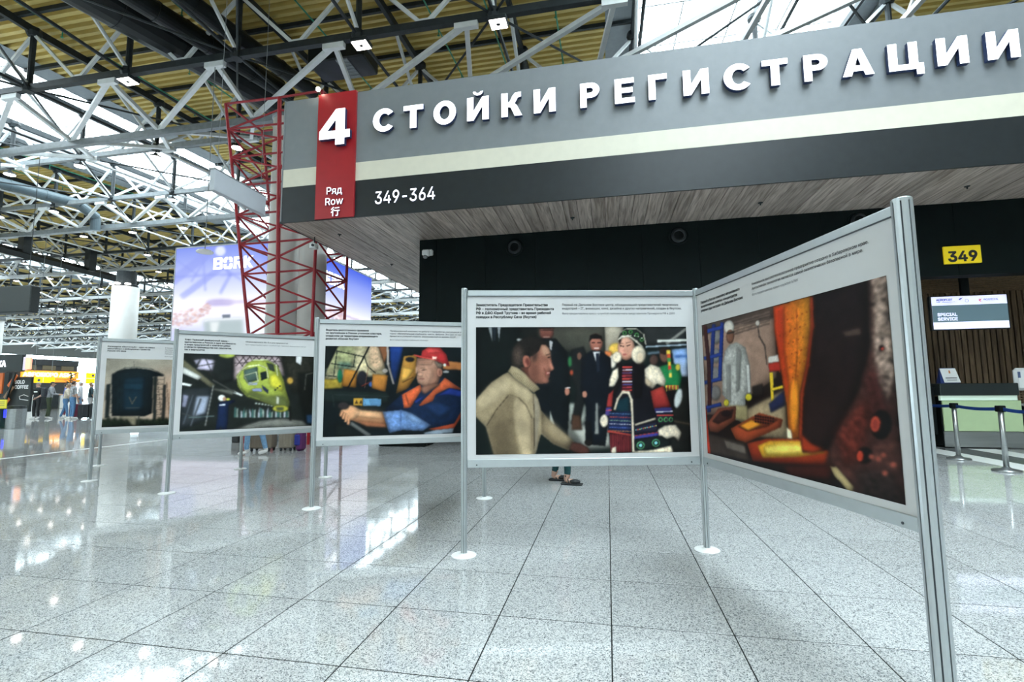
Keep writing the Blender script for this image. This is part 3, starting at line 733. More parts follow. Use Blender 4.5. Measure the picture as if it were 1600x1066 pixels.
b = thing('bench', 'low black bench at the foot of the bulkhead', 'bench', (-4.97, 10.0, 0))
ob('seat', MB().bbox((0, 0, .32), (1.1, .25, .44), .03), DARK, b)
ob('plinth', MB().bbox((.0, .02, 0), (1.1, .23, .30), .03), DARK, b)

# ------------------------------------------------------------------ red lattice tower around two white columns
tower = thing('lattice_tower', 'red steel lattice tower flaring upward beside the sign', 'tower', (0, 0, 0))
ZR, DZ = 4.09, .756
def tp(n, z):
    zc = max(z, 2.6)
    return {'A': (-7.74 - .034 * (zc - ZR), 10.19), 'L': (-8.74 - .152 * (zc - ZR), 10.22 - .015 * (zc - ZR)), 'B': (-6.74 + .012 * (zc - ZR), 10.16),
            'Q': (-6.69 + .02 * (zc - ZR), 11.5), 'K': (-8.74 - .152 * (zc - ZR), 11.5)}[n] + (z,)
for n in 'ALBQK':
    pts = [0, 2.6, 8.57]
    for a, c in zip(pts, pts[1:]):
        ob('chord', MB().tube(tp(n, a), tp(n, c),   .05 if n in 'A' else .038, n=8), RED, tower)
def strut(a, za, c, zc, r=.025):
    ob('strut', MB().tube(tp(a, za), tp(c, zc), r, n=6), RED, tower)
for k in range(-4, 6):
    z = ZR + DZ * k; zm = z + DZ / 2
    for a, c in (('L', 'A'), ('A', 'B'), ('B', 'Q'), ('Q', 'K'), ('K', 'L')): strut(a, z, c, z)
    strut('L', z, 'A', zm); strut('B', z, 'A', zm)
    if z + DZ <= 8.6:
        strut('L', z + DZ, 'A', zm); strut('B', z + DZ, 'A', zm); strut('Q', z, 'B', z + DZ); strut('K', z, 'L', z + DZ); strut('K', z, 'Q', z + DZ)
for a, c in (('L', 'A'), ('A', 'B'), ('B', 'Q'), ('Q', 'K'), ('K', 'L')): strut(a, 8.57, c, 8.57, .03)
for cx, r, lab in ((-8.15, .37, 'left of two white round columns inside the red tower'), (-7.30, .33, 'right of two white round columns inside the red tower')):
    o = thing('round_column', lab, 'column', (cx, 10.92, 0), group='columns in the red tower')
    ob('shaft', MB().lathe([(r, .12), (r, 8.35)], n=32), COLW, o, smooth=True)
    ob('base', MB().lathe([(r + .03, 0), (r + .03, .1), (r, .14)], n=32), STEEL_G, o); ob('cap', MB().lathe([(r, 8.34), (r + .03, 8.38), (r + .03, 8.5)], n=32), STEEL_G, o)

# blank hanging sign on wires, and a hanging disc
hs = thing('hanging_sign', 'blank light grey sign seen from behind, hung on wires before the red tower', 'sign', (-7.6, 7.95, 5.2))
ob('box', MB().bbox((-.06, 0, .0), (.06, 1.48, .45), .01), mat('pale_lilac_grey', (.52, .55, .60), .45, var=.02), hs)
ob('rim', MB().box((-.065, -.01, .43), (.065, 1.49, .46)), STEEL_G, hs)
for yy in (.12, 1.36): ob('wire', MB().tube((0, yy, .45), (0, yy + .02, 6.6), .006, n=4), STEEL_G, hs)
dk = thing('hanging_disc', 'small white disc hanging before the left billboard', 'antenna', (-11.10, 11.5, 5.16))
ob('disc', MB().lathe([(.21, -.02), (.22, .01), (.17, .05), (.05, .07)], n=20), WHITE, dk, smooth=False)
ob('rod', MB().tube((0, 0, .06), (0, 0, 5.76), .012, n=5), STEEL_G, dk)

# ================================================================== PRINTED PICTURES (vector painting turned into a fine colour grid)
def blur(a, s):
    if s <= 0: return a
    n = max(1, int(3 * s)); k = np.exp(-.5 * (np.arange(-n, n + 1) / s) ** 2); k /= k.sum()
    p = np.pad(a, n, mode='edge')
    p = sum(k[i] * p[i:i + a.shape[0], :] for i in range(2 * n + 1))
    return sum(k[i] * p[:, i:i + a.shape[1]] for i in range(2 * n + 1))
_rng = np.random.default_rng(5)
class Paint:
    """src: four crop points with their (u, v) place on the print; painting calls then use crop coordinates"""
    def __init__(s, W, H, src, uv, base):
        s.W, s.H = W, H
        A = []; b = []
        for (x, y), (u, v) in zip(src, uv):
            X, Y = u * W, v * H
            A += [[x, y, 1, 0, 0, 0, -X * x, -X * y], [0, 0, 0, x, y, 1, -Y * x, -Y * y]]; b += [X, Y]
        s.h = np.append(np.linalg.solve(np.array(A, float), np.array(b, float)), 1).reshape(3, 3)
        s.img = np.zeros((H, W, 3)); s.img[:] = base
        s.noises = {}; s.T = (1, 0, 0); s.rnd = .45
    def tf(s, pts):
        p = np.array(pts, float) * s.T[0] + np.array(s.T[1:]); q = np.c_[p, np.ones(len(p))] @ s.h.T
        return q[:, :2] / q[:, 2:]
    def noise(s, sc):
        if sc not in s.noises:
            n = _rng.standard_normal((s.H, s.W)); n = blur(n, sc); s.noises[sc] = n / n.std()
        return s.noises[sc]
    def poly(s, pts, col, soft=.7, col2=None, ang=90, amp=0.0, ns=2.0, alpha=1.0, rnd=None):
        q = s.tf(pts); pad = int(3 * soft) + 2
        x0 = max(0, int(q[:, 0].min()) - pad); x1 = min(s.W, int(q[:, 0].max()) + pad + 1)
        y0 = max(0, int(q[:, 1].min()) - pad); y1 = min(s.H, int(q[:, 1].max()) + pad + 1)
        if x1 <= x0 or y1 <= y0: return
        gx, gy = np.meshgrid(np.arange(x0, x1) + .5, np.arange(y0, y1) + .5)
        m = np.zeros(gx.shape, bool); n = len(q)
        for i in range(n):
            ax, ay = q[i]; bx, by = q[(i + 1) % n]
            if ay == by: continue
            c = (ay > gy) != (by > gy)
            m ^= c & (gx < (bx - ax) * (gy - ay) / (by - ay) + ax)
        k = blur(m.astype(float), soft)[..., None] * alpha
        c = np.array(col, float)[None, None, :]
        if col2 is not None:
            d = gx * math.cos(R(ang)) + gy * math.sin(R(ang)); lo, hi = d[m].min() if m.any() else 0, d[m].max() if m.any() else 1
            t = np.clip((d - lo) / max(1e-6, hi - lo), 0, 1)[..., None]
            c = c * (1 - t) + np.array(col2, float) * t
        rnd = s.rnd if rnd is None else rnd
        sg = .13 * min(q[:, 0].max() - q[:, 0].min(), q[:, 1].max() - q[:, 1].min())
        if rnd and sg > .9:                                   # soft modelling: darker rim, a little light from the upper left
            sg = min(sg, 9); f = np.pad(m.astype(float), int(2 * sg) + 2); f = blur(f, sg); o_ = int(2 * sg) + 2
            gy_, gx_ = np.gradient(f); f = f[o_:-o_, o_:-o_]; rel = (gx_ + gy_)[o_:-o_, o_:-o_] * sg
            c = c * (1 - rnd * (1 - np.clip((f - .35) / .6, 0, 1)) + rnd * .55 * rel)[..., None]
        if amp: c = c * (1 + .6 * amp * s.noise(ns)[y0:y1, x0:x1, None])
        s.img[y0:y1, x0:x1] = np.clip(s.img[y0:y1, x0:x1] * (1 - k) + c * k, 0, 255)
    def ell(s, x, y, rx, ry, col, soft=.7, ang=0, **kw):
        ca, sa = math.cos(R(ang)), math.sin(R(ang))
        s.poly([(x + rx * math.cos(t) * ca - ry * math.sin(t) * sa, y + rx * math.cos(t) * sa + ry * math.sin(t) * ca) for t in np.linspace(0, 2 * math.pi, 25)[:-1]], col, soft, **kw)
    def line(s, pts, w, col, soft=.6, **kw):
        for (ax, ay), (bx, by) in zip(pts, pts[1:]):
            l = math.hypot(bx - ax, by - ay) or 1; nx, ny = -(by - ay) / l * w / 2, (bx - ax) / l * w / 2
            s.poly([(ax + nx, ay + ny), (bx + nx, by + ny), (bx - nx, by - ny), (ax - nx, ay - ny)], col, soft, **kw)
        if len(pts) > 2:
            for p in pts[1:-1]: s.ell(p[0], p[1], w / 2, w / 2, col, soft)
    def rect(s, x0, y0, x1, y1, col, soft=.7, **kw): s.poly([(x0, y0), (x1, y0), (x1, y1), (x0, y1)], col, soft, **kw)
    def finish(s, amt=.06):
        """lens softness and the uneven tone of a real photograph"""
        for ch in range(3): s.img[..., ch] = blur(s.img[..., ch], .55)
        g = s.img.mean(2, keepdims=True); s.img = g + (s.img - g) * .88
        n = s.noise(.8) * .18 + s.noise(4.0) * .5 + s.noise(12.0) * .7
        s.img *= (1 + amt * n)[..., None]; s.img = np.clip(s.img, 0, 255)
        return s
    def mesh(s, name, w, h, gain=1.0, grain=.02):
        """grid in the plane x (right) z (up), picture facing -y"""
        im = np.clip(s.img * (1 + grain * _rng.standard_normal((s.H, s.W, 1))), 0, 255) / 255
        im = np.where(im <= .04045, im / 12.92, ((im + .055) / 1.055) ** 2.4) * gain
        W, H = s.W, s.H
        gx, gy = np.meshgrid(np.linspace(0, w, W), np.linspace(h, 0, H))
        co = np.zeros((H * W, 3)); co[:, 0] = gx.ravel(); co[:, 2] = gy.ravel()
        idx = np.arange(H * W).reshape(H, W)
        quads = np.stack([idx[1:, :-1], idx[1:, 1:], idx[:-1, 1:], idx[:-1, :-1]], -1).reshape(-1, 4)
        m = bpy.data.meshes.new(name); m.vertices.add(H * W); m.vertices.foreach_set('co', co.ravel())
        nq = len(quads); m.loops.add(nq * 4); m.loops.foreach_set('vertex_index', quads.ravel())
        m.polygons.add(nq); m.polygons.foreach_set('loop_start', np.arange(0, nq * 4, 4)); m.update(calc_edges=True)
        at = m.color_attributes.new('Col', 'FLOAT_COLOR', 'POINT')
        at.data.foreach_set('color', np.c_[np.clip(im.reshape(-1, 3), 0, 1.5 if gain > 1 else 1), np.ones(H * W)].ravel())
        return m
UV4 = [(0, 0), (1, 0), (1, 1), (0, 1)]

def paint_meeting():
    p = Paint(380, 224, [(82, 250), (1245, 245), (1278, 937), (82, 955)], UV4, (14, 22, 21))
    p.poly([(300, 245), (800, 245), (800, 420), (540, 380), (420, 300)], (70, 68, 58), 3, col2=(48, 50, 44))
    p.poly([(793, 245), (900, 245), (885, 430), (800, 430)], (158, 148, 130), 1, col2=(130, 120, 105))
    p.poly([(1000, 245), (1260, 245), (1260, 350), (1020, 350)], (36, 38, 38), 2)
    p.line([(1135, 342), (1262, 246)], 16, (190, 188, 178), 1); p.line([(1085, 326), (1262, 320)], 13, (205, 208, 200), 1)
    p.line([(1020, 358), (1262, 345)], 10, (165, 185, 200), 1.2); p.line([(1030, 395), (1262, 372)], 18, (90, 110, 125), 2)
    p.poly([(1165, 372), (1262, 362), (1266, 522), (1190, 522)], (120, 160, 215), 1.2, col2=(185, 200, 228)); p.line([(1180, 410), (1256, 408)], 14, (40, 80, 150), 2)
    p.ell(858, 372, 42, 36, (228, 180, 70), 1.5); p.poly([(795, 380), (835, 385), (835, 440), (795, 430)], (205, 105, 50), 1.5); p.ell(838, 440, 24, 38, (200, 190, 175), 2)
    p.poly([(480, 690), (830, 660), (1000, 900), (700, 930), (480, 800)], (96, 98, 92), 3); p.poly([(590, 780), (820, 800), (835, 905), (690, 915)], (160, 160, 150), 2)
    p.poly([(595, 665), (695, 675), (690, 785), (600, 772)], (150, 155, 145), 2)
    p.poly([(1160, 600), (1285, 520), (1285, 950), (1150, 950)], (26, 26, 24), 3); p.line([(1170, 765), (1280, 785)], 12, (80, 68, 50), 2)
    # standing men in dark suits
    p.poly([(82, 245), (335, 245), (320, 390), (290, 500), (180, 560), (80, 650)], (9, 16, 16), 2)
    p.poly([(150, 250), (176, 250), (176, 340)], (120, 125, 128), 1); p.poly([(200, 250), (222, 250), (212, 335)], (115, 120, 124), 1); p.poly([(172, 250), (200, 250), (192, 330), (180, 330)], (22, 30, 38), 1)
    p.poly([(330, 245), (430, 245), (420, 330), (350, 320)], (16, 18, 17), 3)
    p.ell(474, 276, 40, 50, (134, 76, 62), 1.2, col2=(100, 52, 44)); p.line([(440, 268), (512, 266)], 5, (40, 25, 22), .8); p.line([(455, 305), (492, 305)], 5, (215, 180, 165), .8)
    p.poly([(430, 245), (520, 245), (518, 258), (430, 262)], (25, 18, 16), 1)
    p.poly([(395, 340), (450, 312), (525, 312), (585, 385), (605, 560), (590, 870), (520, 870), (495, 700), (480, 860), (420, 700)], (11, 17, 21), 1.2)
    p.poly([(488, 322), (508, 330), (500, 380), (490, 365)], (180, 180, 182), .8); p.poly([(492, 705), (522, 790), (494, 785)], (160, 165, 160), 1)
    p.ell(588, 604, 15, 24, (160, 100, 80), 1); p.line([(575, 585), (605, 583)], 5, (200, 200, 200), .8)
    p.poly([(610, 375), (680, 355), (700, 420), (690, 640), (655, 800), (610, 780), (640, 600), (605, 520)], (22, 24, 25), 1.5); p.ell(655, 410, 14, 22, (110, 75, 60), 1.2)
    p.poly([(615, 730), (660, 735), (672, 815), (612, 815)], (70, 45, 32), 1.5); p.ell(603, 440, 10, 30, (40, 110, 60), 1.5); p.ell(612, 500, 8, 14, (190, 70, 40), 1.5)
    p.ell(748, 338, 36, 52, (178, 108, 88), 1.1, col2=(130, 74, 60)); p.poly([(708, 330), (714, 296), (745, 284), (778, 298), (786, 335), (772, 315), (722, 315)], (14, 12, 12), 1)
    p.line([(722, 335), (742, 335)], 4, (40, 22, 20), .7); p.line([(755, 335), (774, 335)], 4, (40, 22, 20), .7); p.line([(735, 366), (764, 366)], 5, (225, 200, 190), .7)
    p.poly([(666, 420), (722, 378), (778, 382), (830, 420), (838, 600), (800, 905), (690, 895), (692, 690), (662, 600)], (11, 16, 24), 1.2)
    p.poly([(728, 384), (772, 384), (756, 440), (746, 440)], (200, 200, 202), .8); p.poly([(745, 392), (764, 392), (766, 490), (752, 500)], (22, 28, 40), .8)
    p.ell(685, 620, 15, 20, (172, 112, 90), 1); p.line([(700, 770), (715, 890)], 30, (12, 14, 16), 1.5); p.ell(706, 885, 22, 18, (20, 16, 14), 1)
    p.line([(745, 690), (770, 690)], 14, (60, 60, 62), 2); p.poly([(745, 665), (760, 665), (765, 840), (740, 840)], (120, 122, 118), 1.5)
    # woman in green at the back
    p.ell(1068, 430, 26, 30, (70, 50, 44), 1.5); p.ell(1128, 405, 30, 40, (105, 70, 55), 1.2); p.ell(1130, 380, 34, 20, (38, 25, 20), 1.2)
    p.poly([(1098, 465), (1150, 450), (1205, 455), (1222, 520), (1205, 630), (1180, 575), (1110, 580)], (24, 118, 62), 1.2); p.ell(1200, 470, 14, 20, (210, 190, 60), 1.2)
    for k, c in enumerate([(235, 200, 60), (225, 80, 40), (60, 150, 70), (240, 190, 50), (220, 60, 40), (70, 160, 80), (240, 200, 70)]):
        p.line([(1146 + 2 * k, 376 + 21 * k), (1148 + 2 * k, 400 + 21 * k)], 20 - k, c, .9)
    for k in range(8): p.poly([(1132 + 9 * k, 568), (1141 + 9 * k, 568), (1138 + 9 * k, 606)], [(240, 190, 50), (215, 70, 40)][k % 2], .7)
    p.poly([(1145, 600), (1195, 600), (1190, 700), (1150, 690)], (15, 14, 16), 1.5); p.ell(1203, 640, 22, 56, (195, 200, 198), 1.2, ang=12)
    # girl in fur trimmed costume
    p.poly([(868, 470), (960, 438), (1045, 470), (1100, 690), (1110, 910), (830, 910), (815, 790), (838, 600)], (17, 17, 23), 1.2)
    p.poly([(868, 430), (890, 420), (885, 560), (845, 640), (850, 520)], (16, 13, 14), 1.2); p.poly([(955, 440), (1010, 440), (1000, 640), (960, 640)], (14, 12, 14), 1.2)
    p.ell(914, 366, 48, 66, (214, 158, 132), 1.0, col2=(186, 122, 98)); p.ell(892, 382, 14, 15, (216, 150, 128), 2.5, rnd=0); p.ell(943, 387, 14, 17, (206, 140, 116), 2.5, rnd=0)
    p.line([(880, 352), (900, 356)], 5, (45, 25, 22), .6); p.line([(915, 354), (938, 346)], 5, (45, 25, 22), .6); p.line([(878, 340), (898, 340)], 3, (90, 55, 45), .6); p.line([(912, 338), (940, 330)], 3, (90, 55, 45), .6)
    p.ell(902, 378, 8, 5, (190, 118, 98), 1); p.ell(905, 400, 12, 5, (158, 78, 72), .8, rnd=0); p.poly([(868, 310), (888, 318), (878, 350)], (30, 20, 18), 1)
    p.poly([(866, 320), (880, 285), (915, 258), (965, 256), (1005, 285), (1022, 355), (1000, 360), (965, 330), (925, 300), (885, 308)], (28, 34, 30), .9)
    p.line([(866, 322), (890, 302), (928, 298), (970, 328), (1006, 362)], 11, (208, 198, 178), .9); p.line([(876, 282), (918, 257), (968, 257), (1010, 290), (1022, 345)], 6, (190, 182, 165), .8)
    for cx, cy in ((905, 282), (938, 276), (972, 292), (1000, 318)):
        p.ell(cx, cy, 13, 12, (60, 130, 60), .7); p.ell(cx, cy, 7, 6, (24, 30, 26), .6)
    for k in range(7): p.ell(880 + 20 * k, 296 + (k - 3) ** 2 * 1.5, 3, 3, (210, 205, 195), .5)
    p.ell(982, 400, 40, 50, (226, 210, 182), 1.2, amp=.06, ns=1.2); p.ell(992, 415, 22, 32, (198, 176, 146), 3); p.ell(863, 416, 27, 32, (210, 194, 168), 1.2, amp=.06, ns=1.2)
    p.poly([(893, 462), (946, 462), (950, 610), (888, 610)], (70, 24, 30), .9)
    for k in range(9): p.line([(892, 470 + 16 * k), (947, 468 + 16 * k)], 5, [(205, 60, 50), (190, 195, 205), (60, 70, 140), (180, 50, 60)][k % 4], .6)
    p.poly([(1015, 480), (1050, 452), (1100, 470), (1135, 540), (1125, 578), (1085, 560), (1060, 590), (1022, 560)], (224, 208, 180), 1.2, amp=.07, ns=1.2); p.poly([(1020, 520), (1060, 560), (1040, 580), (1018, 560)], (180, 158, 128), 2)
    p.poly([(820, 540), (840, 490), (872, 468), (872, 530), (850, 575), (820, 580)], (214, 198, 172), 1.1, amp=.07, ns=1.2)
    p.poly([(1048, 602), (1120, 570), (1165, 690), (1068, 700)], (172, 52, 42), 1, col2=(130, 30, 30)); p.poly([(1068, 694), (1166, 688), (1172, 720), (1078, 726)], (44, 42, 96), .8)
    p.line([(1080, 716), (1172, 712)], 5, (205, 205, 210), .6); p.poly([(1080, 726), (1174, 722), (1180, 775), (1090, 785)], (36, 30, 40), .8); p.line([(1084, 735), (1176, 732)], 6, (190, 60, 50), .6)
    for cx in (1105, 1135, 1162): p.ell(cx, 758, 13, 14, (70, 170, 90), .6); p.ell(cx, 758, 8, 9, (40, 30, 40), .6)
    p.poly([(1088, 815), (1130, 790), (1190, 785), (1222, 830), (1205, 875), (1180, 850), (1130, 870), (1092, 850)], (216, 200, 174), 1.2, amp=.08, ns=1.1)
    p.poly([(815, 620), (846, 590), (836, 690), (804, 690)], (150, 42, 38), 1); p.poly([(803, 690), (836, 690), (826, 740), (796, 736)], (64, 52, 120), .8); p.line([(800, 708), (834, 706)], 5, (200, 70, 60), .6); p.ell(793, 765, 24, 36, (222, 206, 182), 1.1, amp=.07, ns=1.1)
    p.poly([(870, 650), (930, 628), (938, 730), (850, 715)], (14, 44, 54), 1); p.line([(850, 706), (868, 645), (896, 606), (928, 610), (944, 650), (950, 780), (956, 940)], 14, (212, 196, 168), 1, amp=.05, ns=1.1)
    p.poly([(822, 715), (940, 712), (944, 838), (812, 820)], (26, 36, 74), 1)
    for k, c in enumerate([(70, 120, 160), (190, 60, 50), (120, 160, 120), (190, 190, 195), (60, 90, 170), (200, 120, 60)]):
        for q in range(15): p.ell(826 + 8 * q, 724 + 19 * k + q * .3, 3, 3, c, .5)
    p.poly([(812, 815), (942, 838), (944, 850), (812, 830)], (180, 60, 50), .7); p.poly([(822, 830), (942, 850), (944, 940), (830, 938)], (72, 20, 26), 1)
    for k in range(14): p.line([(828 + 8.4 * k, 838), (832 + 8.4 * k, 936)], 3, (124, 38, 40), .6)
    p.line([(962, 788), (1078, 752)], 12, (200, 186, 162), .9); p.poly([(962, 800), (1085, 770), (1092, 820), (962, 836)], (28, 30, 50), .9)
    for q in range(12): p.ell(970 + 10 * q, 815 - 2.2 * q, 3.4, 3.4, [(90, 170, 170), (210, 80, 60), (200, 200, 90)][q % 3], .5)
    p.poly([(960, 845), (1092, 825), (1095, 848), (960, 868)], (52, 50, 130), .8); p.line([(960, 848), (1092, 828)], 5, (190, 60, 50), .6); p.poly([(960, 868), (1110, 846), (1165, 880), (1150, 915), (960, 930)], (20, 26, 26), .9)
    for cx, cy in ((995, 900), (1080, 886)): p.ell(cx, cy, 23, 22, (90, 180, 120), .7); p.ell(cx, cy, 17, 16, (24, 28, 30), .6); p.ell(cx, cy, 9, 9, (110, 190, 190), .6)
    p.poly([(955, 932), (1060, 925), (1165, 900), (1180, 950), (955, 955)], (214, 198, 170), 1.2, amp=.08, ns=1.1); p.poly([(835, 915), (860, 905), (860, 950), (832, 950)], (190, 176, 154), 1)
    # kneeling man in a beige sweater (coordinates of a closer crop)
    p.T = (.69, 71.06, 230.9)
    p.poly([(18, 610), (60, 560), (140, 470), (230, 410), (275, 385), (330, 440), (430, 510), (475, 560), (490, 555), (515, 600), (540, 690), (600, 770), (700, 860), (805, 940), (762, 1010), (640, 960), (540, 880), (492, 1050), (165, 1050), (100, 830), (60, 790), (10, 740)], (146, 128, 97), 1.0, amp=.03, ns=.9, rnd=.3)
    p.poly([(18, 620), (150, 480), (290, 420), (300, 510), (200, 600), (60, 680)], (172, 152, 118), 4, rnd=0); p.poly([(300, 450), (420, 520), (470, 570), (440, 620), (330, 560)], (178, 158, 122), 3, rnd=0)
    p.poly([(102, 815), (150, 720), (285, 568), (335, 590), (318, 700), (335, 860), (375, 1050), (165, 1050)], (112, 96, 71), 2.5, amp=.03, ns=.9, rnd=0); p.poly([(150, 850), (250, 760), (300, 1050), (190, 1050)], (92, 78, 57), 6, rnd=0)
    p.poly([(325, 605), (420, 640), (462, 760), (470, 1040), (385, 1045), (345, 860)], (164, 144, 111), 3, rnd=0); p.poly([(455, 700), (475, 760), (480, 900), (462, 1040)], (120, 102, 76), 2, rnd=0)
    p.poly([(478, 565), (512, 600), (530, 700), (505, 1000), (490, 1045), (486, 800)], (132, 120, 100), 1.5, rnd=0); p.line([(478, 560), (484, 700), (486, 1000)], 6, (70, 58, 44), .8)
    p.poly([(540, 695), (610, 780), (720, 870), (800, 940), (760, 1005), (640, 955), (545, 870)], (134, 115, 86), 1.5, rnd=.5); p.poly([(560, 720), (700, 850), (780, 925), (740, 940), (600, 830)], (160, 140, 107), 4, rnd=0)
    p.line([(282, 568), (180, 690), (104, 815)], 5, (88, 73, 53), .8); p.line([(285, 566), (360, 590), (420, 650), (470, 760)], 5, (100, 85, 62), 1)
    p.poly([(275, 380), (305, 332), (345, 345), (405, 390), (480, 462), (532, 520), (505, 535), (480, 550), (430, 512), (330, 440)], (168, 150, 114), .9, rnd=.3)
    for k in range(20): p.line([(300 + 11.2 * k, 345 + 9.2 * k), (282 + 10.6 * k, 385 + 8.6 * k)], 3.2, (104, 88, 64), .6)
    p.poly([(365, 350), (450, 340), (505, 478), (480, 468), (405, 388)], (78, 42, 33), 1.5, rnd=0)
    p.poly([(788, 945), (855, 955), (915, 985), (930, 1010), (925, 1045), (830, 1035), (765, 1005)], (74, 40, 33), 1.2)
    p.poly([(540, 160), (575, 166), (602, 195), (613, 240), (625, 290), (622, 315), (642, 356), (638, 372), (612, 378), (606, 395), (611, 420), (598, 440), (601, 460), (585, 475), (540, 481), (500, 476), (455, 435), (440, 395), (440, 330), (455, 260), (500, 235), (520, 210)], (136, 84, 66), .9, rnd=.35)
    p.poly([(545, 170), (585, 178), (606, 215), (612, 255), (585, 262), (555, 240), (540, 205)], (186, 136, 108), 2.5, rnd=0); p.poly([(598, 270), (622, 310), (641, 356), (622, 372), (606, 340)], (182, 112, 90), 1.5, rnd=0); p.ell(555, 330, 34, 40, (168, 102, 82), 4, rnd=0); p.ell(575, 452, 24, 18, (152, 92, 74), 3, rnd=0); p.poly([(450, 330), (500, 300), (520, 420), (500, 474), (455, 435)], (100, 58, 46), 5, rnd=0)
    p.line([(578, 252), (614, 240)], 8, (44, 28, 24), .9); p.line([(590, 272), (616, 266)], 7, (34, 20, 18), .7); p.line([(592, 284), (612, 280)], 4, (140, 82, 66), .8); p.line([(560, 350), (580, 385), (576, 420)], 5, (88, 44, 36), 1.2)
    p.poly([(578, 388), (612, 382), (608, 404), (580, 410)], (140, 66, 58), .8, rnd=0); p.line([(586, 395), (608, 391)], 6, (214, 188, 172), .7); p.line([(596, 376), (622, 378)], 5, (96, 46, 38), .8)
    p.poly([(303, 335), (303, 250), (318, 192), (350, 142), (400, 113), (470, 106), (545, 118), (592, 148), (614, 200), (575, 166), (540, 166), (524, 212), (500, 238), (468, 262), (455, 255), (425, 248), (395, 268), (388, 335), (370, 356), (330, 342)], (27, 23, 21), 1.1, amp=.08, ns=1.0, rnd=.2)
    p.poly([(312, 220), (360, 160), (400, 250), (385, 335), (330, 335)], (62, 50, 43), 4, amp=.1, ns=.8, rnd=0); p.poly([(470, 250), (515, 215), (505, 290), (470, 320)], (52, 36, 30), 3, rnd=0)
    p.ell(424, 302, 34, 52, (150, 86, 69), .9, ang=-8, rnd=.5); p.ell(432, 306, 17, 33, (98, 48, 40), 1.2, ang=-8, rnd=0); p.ell(415, 330, 10, 16, (168, 98, 80), 1.2, rnd=0)
    p.poly([(340, 128), (360, 120), (385, 126), (360, 140)], (196, 196, 190), 1.2, rnd=0)
    p.T = (1, 0, 0)
    return p.finish()

